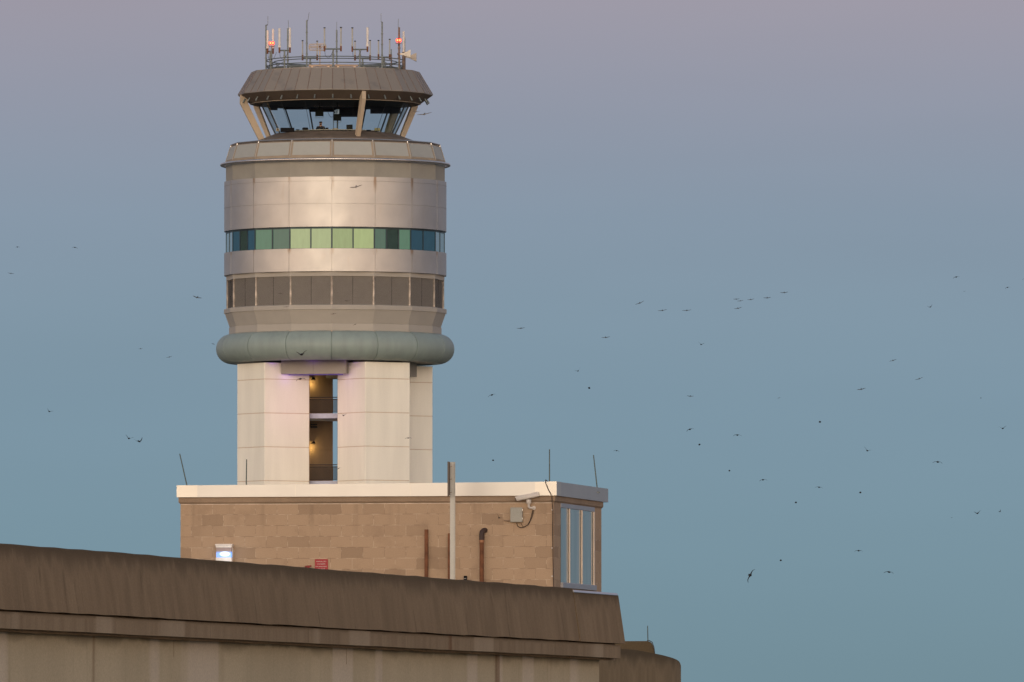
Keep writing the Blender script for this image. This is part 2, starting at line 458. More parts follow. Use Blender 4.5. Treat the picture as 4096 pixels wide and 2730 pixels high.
# ribbon windows: 16 faces, two or three panes each
def pane_mat(name, base, em, es, rough=.08):
    m, t, b, tc = newmat(name)
    b.inputs['Base Color'].default_value = (*base, 1); b.inputs['Roughness'].default_value = rough; b.inputs['Specular IOR Level'].default_value = .45
    if es:
        n = t.noise(t.scaled(tc.outputs['Object'], (3, 3, .7)), 1.5, 2)
        e = t.node('ShaderNodeVectorMath', operation='SCALE'); e.inputs[0].default_value = em; t.put(e.inputs['Scale'], t.rng(n, .3, .7, es * .92, es * 1.07, False))
        t.put(b.inputs['Emission Color'], e.outputs[0]); b.inputs['Emission Strength'].default_value = 1
    return m
pm_lit = pane_mat("pane_lit", (.03, .05, .03), (.215, .315, .14), .82)
pm_lit2 = pane_mat("pane_lit_bright", (.03, .05, .03), (.26, .36, .15), .88)
pm_teal = pane_mat("pane_teal", (.01, .05, .04), (.035, .115, .075), 1.0)
pm_green = pane_mat("pane_dim_green", (.01, .04, .03), (.03, .085, .065), 1.0)
pm_navy = pane_mat("pane_navy", (.008, .02, .035), (.012, .040, .056), 1.0)
pm_pale = pane_mat("pane_pale", (.06, .085, .10), (.04, .065, .08), 1.0)  # bright sky reflection put into the tint and a weak emission
m_wframe = mat("window_frame", (.045, .07, .08), .4, .4)
wz0, wz1 = zt(1017.5), zt(927)
layout = {12: ['pale', 'pale'], 13: ['navy', 'L', 'navy'], 14: ['teal', 'green'], 15: ['lit', 'lit'], 0: ['lit', 'bright'], 1: ['green', 'L', 'teal'], 2: ['navy', 'navy'], 3: ['pale', 'pale']}
pmd = {'pale': pm_pale, 'navy': pm_navy, 'teal': pm_teal, 'green': pm_green, 'lit': pm_lit, 'bright': pm_lit2}
Rw = rp(438); apw = Rw * math.cos(SEG / 2); hww = Rw * math.sin(SEG / 2)
for s in range(16):
    lay = layout.get(s, ['navy', 'navy']); n = len(lay)
    rot = PH + SEG / 2 + s * SEG
    fr = MB(); xs = [-hww + 2 * hww * i / n for i in range(n + 1)]
    for i, x in enumerate(xs):
        w = .045 if 0 < i < n else .05
        fr.box((max(-hww, x - w), -apw - .015, wz0), (min(hww, x + w), -apw + .08, wz1))
    fr.box((-hww + .05, -apw - .01, wz0), (hww - .05, -apw + .08, wz0 + .06)); fr.box((-hww + .05, -apw - .01, wz1 - .16), (hww - .05, -apw + .08, wz1))
    fo = fr.build("ribbon_window", m_wframe, tower, rz=rot)
    for i, k in enumerate(lay):
        xa, xb = xs[i] + .045, xs[i + 1] - .045; b = MB()
        if k == 'L':
            b.quad((xa, -apw + .07, wz0 + .06), (xb, -apw + .07, wz0 + .06), (xb, -apw + .07, wz1 - .1), (xa, -apw + .07, wz1 - .1), 1)
            kk = 24
            for j in range(kk):
                za = wz0 + .06 + (wz1 - wz0 - .16) * j / kk
                b.quad((xa, -apw, za), (xb, -apw, za), (xb, -apw + .05, za + .05), (xa, -apw + .05, za + .05))
            b.build("louver", [mat("vent_louver", (.07, .13, .12), .6, .0), m_louverback], fo)
        else:
            b.box((xa, -apw + .02, wz0 + .06), (xb, -apw + .05, wz1 - .16)); b.build("pane", pmd[k], fo)
ring("window_backing", [(rp(420), zt(1020)), (rp(420), zt(924))], m_dark, 32)
ring("louver_backing", [(rp(415), zt(1240)), (rp(415), zt(1100))], m_dark, 32)
# concave band, grab rail, parapet of the gallery
ring("upper_band", [(rp(425), zt(733)), (rp(438.5), zt(732)), (rp(438.5), zt(660)), (rp(436), zt(655))], m_beige)
b = MB(); zr = zt(662); n = 96
b.tube([((rp(456)) * math.sin(2 * math.pi * i / n), -(rp(456)) * math.cos(2 * math.pi * i / n), zr) for i in range(n)], .095, 12, closed=True)
for s in range(16):
    a = PH + s * SEG; b.tube([(rp(437) * math.sin(a), -rp(437) * math.cos(a), zr), (rp(455) * math.sin(a), -rp(455) * math.cos(a), zr)], .045, 6)
b.build("grab_rail", m_steel, tower, smooth=60)
zp0, zp1 = zt(650), zt(589)
ring("parapet_base", [(rp(438.5), zt(659)), (rp(441), zt(656)), (rp(441), zt(650)), (rp(428), zt(649))], m_frame)
pw = None
for s in range(16):
    if pw is None:
        fr = MB(); r0, r1 = rp(439), rp(420.5)
        a0, a1 = r0 * math.cos(SEG / 2), r1 * math.cos(SEG / 2); h0, h1 = r0 * math.sin(SEG / 2) - .004, r1 * math.sin(SEG / 2) - .004
        def pp(fx, fz, o=0): # point on the sloped face
            return Vector(((h0 + (h1 - h0) * fz) * fx, -(a0 + (a1 - a0) * fz) - o, zp0 + (zp1 - zp0) * fz))
        fr.prism([pp(-1, 0), pp(1, 0), pp(1, 0, -.15), pp(-1, 0, -.15)], [pp(-1, 1), pp(1, 1), pp(1, 1, -.15), pp(-1, 1, -.15)])
        o = pw = fr.build("parapet_panel", m_frame, tower)
        q = MB(); q.prism([pp(-.90, .10, .012), pp(.90, .10, .012), pp(.90, .10, -.02), pp(-.90, .10, -.02)], [pp(-.90, .96, .012), pp(.90, .96, .012), pp(.90, .96, -.02), pp(-.90, .96, -.02)])
        q.build("panel_inset", mat("inset_panel", (.38, .39, .36), .6, var=.05, scale=1), pw)
        q = MB(); q.tube([(-r0 * math.sin(SEG / 2), -r0 * math.cos(SEG / 2) - .01, zp0 + .02), (-r1 * math.sin(SEG / 2), -r1 * math.cos(SEG / 2) - .01, zp1)], .035, 6); q.build("joint_cover", m_beige2, pw)
    else: o = copy_of(pw, tower)
    o.rotation_euler = (0, 0, PH + SEG / 2 + s * SEG)
b = MB(); zh = zt(581)
for rr, zz in ((418.5, zh), (414, zt(585))):
    b.tube([(rp(rr) * math.sin(PH + i * SEG), -rp(rr) * math.cos(PH + i * SEG), zz) for i in range(16)], .05, 8, closed=True)
for i in range(16):
    a = PH + i * SEG; b.tube([(rp(420) * math.sin(a), -rp(420) * math.cos(a), zp1 - .05), (rp(418) * math.sin(a), -rp(418) * math.cos(a), zh)], .035, 6)
b.build("gallery_rail", m_steel, tower)
ring("gallery_deck", [(rp(436), zt(652)), (rp(300), zt(640)), (.01, zt(640))], m_beige)
# --- cab
ZS, ZC = zt(538), zt(416)
ring("cab_skirt", [(rp(332), zt(600)), (rp(327), zt(571)), (rp(318), zt(565)), (rp(285), zt(553)), (rp(250), zt(539.5)), (rp(244), zt(538)), (rp(236), zt(539)), (rp(236), zt(600))], m_skirt)
R0, R1 = rp(240), rp(298)
gp_, ml = None, None
for s in range(16):
    rot = PH + SEG / 2 + s * SEG
    if gp_ is None:
        a0, a1, h0, h1 = R0 * math.cos(SEG / 2), R1 * math.cos(SEG / 2), R0 * math.sin(SEG / 2), R1 * math.sin(SEG / 2)
        b = MB(); b.quad((-h0, -a0, ZS), (h0, -a0, ZS), (h1, -a1, ZC), (-h1, -a1, ZC))
        o = gp_ = b.build("cab_window", m_cabglass, tower)
    else: o = copy_of(gp_, tower)
    o.rotation_euler = (0, 0, rot)
m_mull = mat("cab_mullion", (.04, .05, .06), .4, .3)
for s in range(16):
    w = .05 if 4 <= s <= 12 else .014
    a = PH + s * SEG; b = MB(); b.tube([(R0 * math.sin(a), -R0 * math.cos(a), ZS), (R1 * math.sin(a), -R1 * math.cos(a), ZC)], w, 6); b.build("cab_mullion", m_mull, tower)
for ph_, hw, a0_, a1_, b0_, b1_ in ((-119, .10, 303, 374, 286, 350), (-82, .13, 309, 386, 284, 354), (17.4, .13, 307, 382, 281, 346), (119, .11, 305, 376, 284, 348), (138, .13, 307, 382, 281, 346)):
    b = MB()
    ro0, ro1, ri0, ri1 = rp(a0_), rp(a1_), rp(b0_), rp(b1_)
    zb, zk, zu = zt(566), zt(418), zt(384)
    for (y0, y1, za, y2, y3, zz) in ((ro0, ri0, zb, ro1, ri1, zk), (ro1, ri1, zk, ro1 - .02, ri1, zu)):
        b.prism([(-hw, -y0, za), (hw, -y0, za), (hw, -y1, za), (-hw, -y1, za)], [(-hw, -y2, zz), (hw, -y2, zz), (hw, -y3, zz), (-hw, -y3, zz)])
    b.build("slanted_column", mat("column_concrete", (.50, .41, .30), .7, var=.06, scale=1.5), tower, rz=R_(ph_) + PSI)
ring("cab_ceiling", [(.01, ZC + .02), (R1 + .03, ZC), (R1 + .03, ZC + .1), (.01, ZC + .12)], m_dark, close=True)
ring("cab_floor", [(.01, zt(640) + .9), (rp(236), zt(640) + .9)], m_dark)
# --- roof
def roof_mat():
    m, t, b, tc = newmat("standing_seam_roof")
    n = t.noise(t.scaled(tc.outputs['Object'], (.45, .45, .9), (3.1, 0, .4)), 1.0, 3)
    n2 = t.noise(tc.outputs['Object'], 20, 2)
    col = t.mix(t.rng(n, .54, .68, 0, .55), (.255, .228, .195, 1), (.15, .14, .135, 1))
    v = t.node('ShaderNodeVectorMath', operation='SCALE'); t.put(v.inputs[0], col); t.put(v.inputs['Scale'], t.rng(n2, .3, .7, .95, 1.05, False))
    t.put(b.inputs['Base Color'], v.outputs[0]); b.inputs['Roughness'].default_value = .5; b.inputs['Metallic'].default_value = .15
    return m
m_roof2 = roof_mat()
ZE, ZRF = zt(383), zt(294)
ring("roof", [(rp(340), zt(417)), (rp(390.5), ZE), (rp(390.5), ZE + .04), (rp(338), ZRF), (rp(338), ZRF + .07), (rp(333), ZRF + .07), (rp(333), ZRF), (.01, ZRF)], m_roof2)
ring("soffit", [(R1 - .02, zt(418)), (rp(341), zt(418.5)), (rp(342), zt(417)), (rp(388.5), zt(384.5) - .005)], m_soffit)
ring("soffit_trim", [(rp(339), zt(419.5)), (rp(343), zt(419.5)), (rp(343), zt(417.5))], m_frame)
sm = None
for s in range(48):
    fr_ = (s % 3) / 3.0
    a = PH + (s // 3) * SEG
    if s % 3 == 0 and s: pass
    def on(r, z, fr=fr_, a=a):
        p, q = Vector((r * math.sin(a), -r * math.cos(a), z)), Vector((r * math.sin(a + SEG), -r * math.cos(a + SEG), z))
        return p.lerp(q, fr)
    b = MB(); b.tube([on(rp(391), ZE + .04), on(rp(338.6), ZRF)], .022, 4); b.build("roof_seam", m_rustpipe, tower)
for s in range(32):
    a = R_(-1.6) + PSI + (s - 8) * R_(11.25)
    if s > 17: break
    r, z = rp(366), zt(400.5) ; o_ = Vector((math.sin(a), -math.cos(a), 0))
    b = MB(); p = o_ * r + Vector((0, 0, z)); b.tube([p, p + (o_ * .16 + Vector((0, 0, -.26)))], [.05, .06], 8); b.build("soffit_light", m_galv, tower)
# --- roof railing and beam
RR = rp(277)
def rr_pts(r, z, n=32): return [(r * math.sin(2 * math.pi * i / n + PH), -r * math.cos(2 * math.pi * i / n + PH), z) for i in range(n)]
b = MB()
for py_ in (225.7, 250): b.tube(rr_pts(RR, tl(1341, py_, -RR).z), .036, 6, closed=True)
b.tube(rr_pts(RR - .5, tl(1341, 232, -RR).z), .032, 6, closed=True)
for i in range(16):
    a = PH + i * SEG; b.tube([(RR * math.sin(a), -RR * math.cos(a), ZRF), (RR * math.sin(a), -RR * math.cos(a), tl(1341, 225.7, -RR).z)], .03, 6)
for i in (3, 4, 11, 12, 2, 13):
    a, a2 = PH + i * SEG, PH + (i + 1) * SEG; zl, zh2 = ZRF + .1, tl(1341, 240, -RR).z
    b.tube([(RR * math.sin(a), -RR * math.cos(a), zl), (RR * math.sin(a2), -RR * math.cos(a2), zh2)], .022, 5)
    b.tube([(RR * math.sin(a), -RR * math.cos(a), zh2), (RR * math.sin(a2), -RR * math.cos(a2), zl)], .022, 5)
b.build("roof_railing", m_galv, tower)
for i, mm in ((-4, m_galv), (-3, m_galv), (-2, m_galv), (-1, m_trim), (0, m_trim), (1, m_galv), (2, m_galv), (3, m_galv)):
    a, a2, r = PH + i * SEG + .02, PH + (i + 1) * SEG - .02, RR - .12
    zb = tl(1341, 262, -RR).z
    p, q = Vector((r * math.sin(a), -r * math.cos(a), zb)), Vector((r * math.sin(a2), -r * math.cos(a2), zb))
    b = MB(); b.tube([p, q], .075, 8)
    for w in (.15, .85): c = p.lerp(q, w); b.box((c.x - .06, c.y - .06, ZRF), (c.x + .06, c.y + .06, zb - .05))
    b.build("roof_beam", mm, tower)

# ================================================================== ANTENNAS ON THE ROOF
def az(x, y): return 880 + x / 2.4894, 30 + y / 2.4894          # close-up coordinates -> photo pixels
def dep_front(x, r=277):
    lat = (az(x, 0)[0] - 1341) ; return -math.sqrt(max(r * r - lat * lat, 0)) / PXM
def at(x, y, dep): return P(*az(x, y), D + dep)
def place(o, base): o.location = base
def mast(x, top, bot, wx0, wx1, wtop, label, dep, r=.05, m=None):
    base = at(x, bot, dep); base.z = min(base.z, ZRF)
    base.z = ZRF
    T = thing("antenna_mast", label, "antenna mast", base, group="antenna masts on the tower roof")
    zt_ = at(x, top, dep).z - ZRF
    b = MB(); b.tube([(0, 0, 0), (0, 0, zt_)], r, 8)
    for f in (.3, .52, .74): b.tube([(0, 0, zt_ * f), (0, 0, zt_ * f + .07)], r * 1.5, 8)
    b.box((-.13, -.13, 0), (.13, .13, .04)); b.build("mast", m or m_galv, T, smooth=40)
    w = (az(wx0, 0)[0] - az(x, 0)[0]) / PXM; w2 = (az(wx1, 0)[0] - az(x, 0)[0]) / PXM
    b = MB(); b.tube([(0, 0, zt_ - .02), (w, 0, zt_)], .035, 6); b.build("bracket", m_galv, T)
    b = MB(); b.tube([(w, 0, zt_), (w2, 0, at(x, wtop, dep).z - ZRF)], .016, 5); b.build("whip", m_galv, T)
    return T
mast(458, 175, 610, 476, 477, 88, "grey whip mast standing at the left end of the roof railing", dep_front(458))
mast(675, 210, 545, 683, 679, 130, "grey whip mast just left of a white rod of the second twin antenna", 2.0)
mast(864, 130, 600, 875, 888, 50, "tallest grey whip mast, its whip leaning right", dep_front(864))
mast(1162, 225, 560, 1162, 1163, 145, "short grey whip mast crossing the crossbar of the central twin antenna", 2.5)
mast(1614, 145, 605, 1604, 1603, 60, "tall grey whip mast between two short rods, left of the right red lamp", dep_front(1614))
horn_mast = mast(1783, 200, 615, 1774, 1776, 115, "rusty brown whip mast carrying a red lamp and the horn loudspeakers", dep_front(1783), .065, m_rustpipe)
def twin(px, cy, bot, lx, ltop, rx, rtop, label, dep, kinds, low=False):
    base = at(px, bot, dep); base.z = ZRF
    T = thing("twin_antenna", label, "antenna", base, group="twin rod antennas on the tower roof")
    X = lambda x: (az(x, 0)[0] - az(px, 0)[0]) / PXM
    Zz = lambda y: at(px, y, dep).z - ZRF
    b = MB(); b.tube([(0, 0, 0), (0, 0, Zz(cy))], .055, 8); b.tube([(0, 0, Zz(cy) - .42), (0, 0, Zz(cy) - .34)], .09, 8); b.build("post", m_galv, T, smooth=40)
    b = MB(); b.tube([(X(lx), 0, Zz(cy)), (X(rx), 0, Zz(cy))], .05, 8); b.build("crossbar", m_galv, T)
    for x, top, k in ((lx, ltop, kinds[0]), (rx, rtop, kinds[1])):
        b = MB(); b.box((X(x) - .06, -.06, Zz(cy) - .16), (X(x) + .06, .06, Zz(cy) + .2)); b.build("clamp", m_rust, T, bevel=.01)
        b = MB(); r = {'W': .075, 'C': .05, 'T': .042}[k]
        b.tube([(X(x), 0, Zz(cy) + .2), (X(x), 0, Zz(cy) + .34), (X(x), 0, Zz(cy) + .36), (X(x), 0, Zz(top))], [r * 1.3, r * 1.3, r, r], 8)
        b.build("rod", m_white if k == 'W' else m_cream2, T, smooth=40)
        if k != 'W':
            b = MB(); b.tube([(X(x), 0, Zz(top)), (X(x), 0, Zz(top) + .06)], r * 1.5, 8); b.build("cap", m_black, T)
    if not low:
        s = .5; b = MB()
        b.tube([(X(lx) + .02, -.05, Zz(cy) - .15), (X(lx) + .05, -.05, Zz(cy) - .45), (X(lx) + .25, -.05, Zz(cy) - .62), (X(lx) + .45, -.05, Zz(cy) - .4), (X(lx) + .6, -.05, Zz(cy) - .05)], .012, 5); b.build("feed_cable", m_black, T)
twin(500, 440, 600, 474, 230, 528, 215, "narrow twin antenna with two white rods beside the left red lamp", dep_front(500, 265), 'WW')
twin(642, 430, 595, 592, 210, 696, 205, "wide twin antenna with two white rods, second from the left", dep_front(642), 'WW')
twin(1127, 415, 590, 1041, 210, 1204, 205, "central twin antenna with two cream rods right of the lattice antenna", dep_front(1127), 'CC')
twin(1393, 420, 590, 1318, 210, 1468, 200, "twin antenna with one cream and one white rod, right of centre", dep_front(1393), 'CW')
twin(898, 505, 555, 822, 338, 968, 342, "low twin antenna with thin rods standing behind the tallest mast", 1.6, 'TT', True)
twin(1420, 507, 555, 1344, 342, 1495, 336, "low twin antenna with thin rods behind the cream and white twin", 1.6, 'TT', True)
twin(1635, 497, 580, 1578, 336, 1690, 324, "low twin antenna with thin rods behind the tall mast near the right lamp", 1.2, 'TT', True)
# single rods at the right end
def rod(px, top, mid, bot, r, m, dep, label):
    base = at(px, bot, dep); base.z = ZRF
    T = thing("rod_antenna", label, "antenna", base, group="single rod antennas on the tower roof")
    Zz = lambda y: at(px, y, dep).z - ZRF
    b = MB(); b.tube([(0, 0, 0), (0, 0, Zz(mid))], r * 1.4, 8); b.build("post", m_rustpipe, T)
    b = MB(); b.tube([(0, 0, Zz(mid)), (0, 0, Zz(top))], r, 8); b.build("rod", m, T, smooth=40)
rod(1828, 240, 445, 620, .072, m_white, dep_front(1828), "single white rod antenna on a thick post behind the horn loudspeakers")
rod(1840, 300, 445, 600, .04, m_cream2, -.6, "thin cream rod antenna hugging the single white rod at the right end")
rod(1706, 418, 470, 560, .035, m_galv, .8, "short bare grey stub post left of the right red lamp")
# lattice (grid) antenna
dl = dep_front(995, 240); base = at(995, 575, dl); base.z = ZRF
T = thing("grid_antenna", "cream wire lattice antenna with rounded ends on a thin mast", "antenna", base)
X = lambda x: (az(x, 0)[0] - az(995, 0)[0]) / PXM
Zz = lambda y: at(995, y, dl).z - ZRF
m_ywire = mat("cream_wire", (.55, .42, .28), .5)
b = MB(); b.tube([(0, 0, 0), (0, 0, Zz(372))], .035, 6); b.build("mast", m_ywire, T)
b = MB()
c = [(888, 380), (895, 368), (1045, 365), (1055, 380), (1055, 415), (1045, 430), (895, 428), (888, 415)]
b.tube([(X(x), -.06, Zz(y)) for x, y in c], .026, 6, closed=True)
for y in (390, 403): b.tube([(X(888), -.06, Zz(y)), (X(1055), -.06, Zz(y))], .018, 5)
for i in range(18): x = 893 + 9 * i; b.tube([(X(x), -.06, Zz(369)), (X(x), -.06, Zz(427))], .009, 4)
b.build("reflector", m_ywire, T)
b = MB(); b.tube([(0, -.06, Zz(395)), (0, -.45, Zz(395))], .03, 6); b.tube([(0, -.45, Zz(388)), (0, -.45, Zz(402))], .05, 6); b.build("feed", m_rust, T)
# red obstruction lamps
def redlamp(x, y, pbot, dep, label, post):
    c = at(x, y, dep); base = Vector((c.x, c.y, ZRF if post else c.z - .3))
    T = thing("obstruction_light", label, "warning light", base, group="red obstruction lamps on the tower roof")
    h = c.z - base.z
    b = MB(); b.tube([(0, 0, 0), (0, 0, h - .18)] if post else [(0, .15, h - .32), (0, 0, h - .18)], .045, 8); b.build("post", m_galv if post else m_rustpipe, T)
    for s in (-1, 1):
        b = MB(); b.lathe([(.01, h - .13), (.075, h - .10), (.10, h - .02), (.095, h + .06), (.055, h + .12), (.01, h + .13)], 12, axis=(s * .095, 0)); lo = b.build("lamp_globe", m_red, T, smooth=60)
        b = MB(); b.lathe([(.01, h - .06), (.055, h - .04), (.055, h + .06), (.01, h + .08)], 10, axis=(s * .085, -.065)); b.build("lamp_core", m_hot, lo, smooth=60)
    b = MB(); b.box((-.2, -.06, h - .22), (.2, .06, h - .17)); b.build("base", m_rustpipe, T, bevel=.01)
    point_light("RedLampLight", c + Vector((0, -.3, 0)), 5, (1, .05, .03), .1)
redlamp(515, 358, 600, dep_front(515, 265) - .25, "red twin obstruction lamp on its own post beside white rods", True)
redlamp(1779, 330, 0, dep_front(1783) - .2, "red twin obstruction lamp fixed high on the rusty mast", False)
# horn loudspeakers
m_horn = mat("horn_cream", (.70, .66, .55), .5, var=.03)
def horn(x0, x1, y0, y1, ya, dep, label, m):
    base = at(x0, ya, dep); T = thing("horn_loudspeaker", label, "loudspeaker", base, group="horn loudspeakers on the rusty mast")
    L = (az(x1, 0)[0] - az(x0, 0)[0]) / PXM; Zr = lambda y: at(x0, y, dep).z - base.z
    xs = [(0, -.06, .06), (.22 * L, -.07, .05), (.42 * L, -.10, .07), (.95 * L, Zr(y1), Zr(y0)), (L, Zr(y1) - .01, Zr(y0) + .01)]
    b = MB()
    for i in range(len(xs) - 1):
        (xa, la, ha), (xb, lb, hb) = xs[i], xs[i + 1]; wa, wb = (ha - la) * .5, (hb - lb) * .5
        b.prism([(xa, -wa, la), (xa, wa, la), (xa, wa, ha), (xa, -wa, ha)], [(xb, -wb, lb), (xb, wb, lb), (xb, wb, hb), (xb, -wb, hb)])
    b.build("horn", m, T); b = MB(); b.tube([(-.16, 0, 0), (.03, 0, 0)], .075, 10); b.build("driver", m_rustpipe, T)
horn(1790, 1898, 425, 502, 465, dep_front(1790) - .3, "cream horn loudspeaker on the rusty mast, nearer and higher of two", m_horn)
horn(1838, 1957, 458, 538, 493, dep_front(1838) + .5, "beige horn loudspeaker, lower and set behind the cream one", mat("horn_beige", (.50, .44, .36), .6))

# ================================================================== INSIDE THE CAB
def cz(x, y): return 1120 + x / 6.192, 400 + y / 6.192
def cab_box(name, x0, x1, y0, y1, dep, thick, m, label, cat, group=None, parts=()):
    p = P(*cz((x0 + x1) / 2, y1), D + dep); p1 = P(*cz(x1, y0), D + dep); hw = (x1 - x0) / 6.192 / PXM / 2
    T = thing(name, label, cat, p, group=group); h = p1.z - p.z
    b = MB(); b.box((-hw, -thick / 2, 0), (hw, thick / 2, h)); b.build("casing", m, T, bevel=.015)
    return T, hw, h
T = thing("console_desk", "curved cream console desk along the front windows inside the cab", "desk", AX + Vector((0, 0, zt(640) + .9)))
b = MB(); zd = P(*cz(1000, 737), D - 3.1).z - (zt(640) + .9)
for (rA, rB, zA, zB) in ((2.6, 3.45, zd - .05, zd),):
    a0, a1, n = R_(-62), R_(62), 24; lo = len(b.v)
    for i in range(n + 1):
        a = a0 + (a1 - a0) * i / n
        for r, z in ((rA, zA), (rB, zA), (rB, zB), (rA, zB)): b.v.append(Vector((r * math.sin(a), -r * math.cos(a), z)))
    for i in range(n):
        for j in range(4): b.face((lo + i * 4 + j, lo + i * 4 + 4 + j, lo + i * 4 + 4 + (j + 1) % 4, lo + i * 4 + (j + 1) % 4))
    b.face((lo, lo + 1, lo + 2, lo + 3)); b.face((lo + n * 4, lo + n * 4 + 3, lo + n * 4 + 2, lo + n * 4 + 1))
b.build("desktop", mat("desk_cream", (.55, .46, .36), .5), T)
b = MB()
for a in (-50, -25, 0, 25, 50): b.box((-.3, -3.2, 0), (.3, -2.9, zd - .05), rz=R_(a))
b.build("pedestal", m_dark, T)
def blind(x0, x1, y1, dep, cut=None):
    p0, p1 = P(*cz(x0, y1), D + dep) - AX, P(*cz(x1, y1), D + dep) - AX
    b = MB(); b.box((p0.x, p0.y - .02, p0.z), (p1.x, p0.y + .02, ZC)); b.build("window_blind", m_navy, tower)
blind(80, 580, 242, 3.6); blind(752, 1330, 302, 4.2); blind(1330, 2085, 425, 3.9); blind(2235, 2990, 345, 3.3); blind(-260, -60, 260, 2.2)
cab_box("equipment_rack", 12, 352, 697, 800, -2.9, .4, m_black, "wide black equipment box at the left end of the cab desk", "equipment")
T, hw, h = cab_box("equipment_box", -95, -15, 715, 780, -2.6, .25, mat("beige_box", (.45, .40, .30), .6), "small beige box left of the wide black equipment box", "equipment")
b = MB(); b.box((-.06, -.135, .04), (.06, -.126, h - .04)); b.build("grille", m_black, T)
T, hw, h = cab_box("desk_phone", 552, 700, 703, 740, -2.9, .3, m_black, "low black telephone console on the desk left of the controller", "telephone")
b = MB(); b.tube([(-hw + .03, 0, h + .02), (hw - .03, 0, h + .02)], .03, 6); b.build("handset", m_black, T)
cab_box("headset", 395, 480, 733, 752, -3.0, .15, m_black, "tiny black headset heap on the desk near the telephone console", "headset")
T, hw, h = cab_box("laptop", 1130, 1200, 690, 728, -2.9, .05, m_black, "small dark laptop right of the controller", "laptop")
b = MB(); b.box((-hw, -.02, -.01), (hw, .25, .01)); b.build("keyboard", m_black, T)
cab_box("paper_tray", 1300, 1435, 708, 735, -2.9, .3, mat("tray", (.5, .38, .25), .6), "tan paper tray on the desk under the hanging screen's poles", "tray")
def screen(name, x0, x1, y0, y1, dep, label, group, hang):
    T, hw, h = cab_box(name, x0, x1, y0, y1, dep, .12, m_black, label, "monitor", group)
    b = MB(); b.box((-hw + .02, -.066, .03), (hw - .02, -.06, h - .03)); b.build("screen", mat("screen_face", (.014, .016, .015), .7, spec=.15), T)
    b = MB()
    if hang:
        b.tube([(-hw + .02, 0, 0), (-hw + .03, 0, -.08), (-hw + .06, 0, -.10), (hw - .06, 0, -.10), (hw - .03, 0, -.08), (hw - .02, 0, 0)], .014, 6); b.build("guard_bar", m_galv, T)
        b = MB(); b.tube([(0, .05, h - .1), (0, .05, ZC - (T.location.z))], .04, 6); b.build("ceiling_arm", m_black, T)
    else:
        b.tube([(0, .03, 0), (0, .03, -.12)], .03, 6); b.box((-.12, -.1, -.14), (.12, .12, -.11)); b.build("stand", m_black, T)
    return T, hw, h
screen("hanging_monitor", 873, 1078, 262, 408, -1.2, "black hanging monitor above the controller's head", "hanging monitors in the cab", True)
T, hw, h = screen("hanging_monitor", 1322, 1518, 350, 518, -1.0, "black hanging monitor beside the white bracket, right of the controller", "hanging monitors in the cab", True)
b = MB()
for x in (-.25, .0): b.tube([(x, 0, -.1), (x, 0, -.62)], .013, 5)
b.build("pole", m_galv, T)
b = MB()
q = lambda x, y: P(*cz(x, y), D - 1.1) - T.location
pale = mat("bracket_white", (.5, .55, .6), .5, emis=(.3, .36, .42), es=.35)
b.box((q(1422, 340).x, -.1, q(1422, 340).z), (q(1465, 340).x, -.08, q(1422, 238).z))
for (xa, ya, xb, yb) in ((1345, 275, 1410, 245), (1352, 300, 1410, 268), (1370, 325, 1410, 300), (1345, 345, 1465, 345)):
    b.tube([q(xa, ya) + Vector((0, 0, 0)), q(xb, yb)], .022, 5)
b.build("bracket", pale, T)
b = MB(); b.tube([q(1180, 250), q(1190, 320), q(1225, 390), q(1265, 432), q(1320, 420)], .014, 5); b.build("cable", m_black, T)
T, hw, h = screen("desk_monitor", 1650, 1800, 617, 735, -2.8, "black desk monitor left of the front slanted column", None, False); T.rotation_euler = (0, R_(-3), R_(12))
cab_box("keypad", 2140, 2250, 745, 772, -3.0, .2, m_black, "flat black keypad on the desk right of the front column", "keypad")
cab_box("document_box", 2338, 2480, 700, 770, -2.2, .2, mat("yellow_box", (.42, .36, .17), .6), "yellow box on the desk near the right end of the cab", "box")

# controller standing behind the desk
def skin(name, pts, edges, m, parent, sub=2):
    me = bpy.data.meshes.new(name); me.from_pydata([p[:3] for p in pts], edges, [])
    o = bpy.data.objects.new(name, me); COL.objects.link(o); o.parent = parent
    o.modifiers.new("s", 'SKIN'); o.modifiers.new("u", 'SUBSURF').levels = sub; o.modifiers["u"].render_levels = sub
    for i, p in enumerate(pts):
        sv = me.skin_vertices[0].data[i]; sv.radius = (p[3], p[4] if len(p) > 4 else p[3]); sv.use_root = (i == 0)
    o.modifiers["s"].use_smooth_shade = True
    me.materials.append(m)
    dg = bpy.context.evaluated_depsgraph_get(); me2 = bpy.data.meshes.new_from_object(o.evaluated_get(dg))
    o.modifiers.clear(); o.data = me2
    return o
m_skin = mat("skin", (.50, .24, .16), .5, var=.04); m_shirt = mat("black_shirt", (.013, .013, .018), .8); m_hair = mat("dark_hair", (.02, .012, .008), .7); m_trous = mat("trousers", (.03, .03, .035), .8)
ph = P(*cz(1008, 540), D - 1.9); H = 1.80
person = thing("person", "bearded controller in a black short-sleeved shirt behind the cab desk", "person", (ph.x, ph.y, ph.z - H))
body = [(0, 0, .98, .13), (0, .0, 1.2, .14), (0, .01, 1.42, .13), (0, .0, 1.53, .06), (0, -.02, 1.60, .085), (0, -.02, 1.70, .098), (0, -.01, 1.755, .06), (0, -.115, 1.655, .018)]
ed = [(0, 1), (1, 2), (2, 3), (3, 4), (4, 5), (5, 6), (4, 7)]
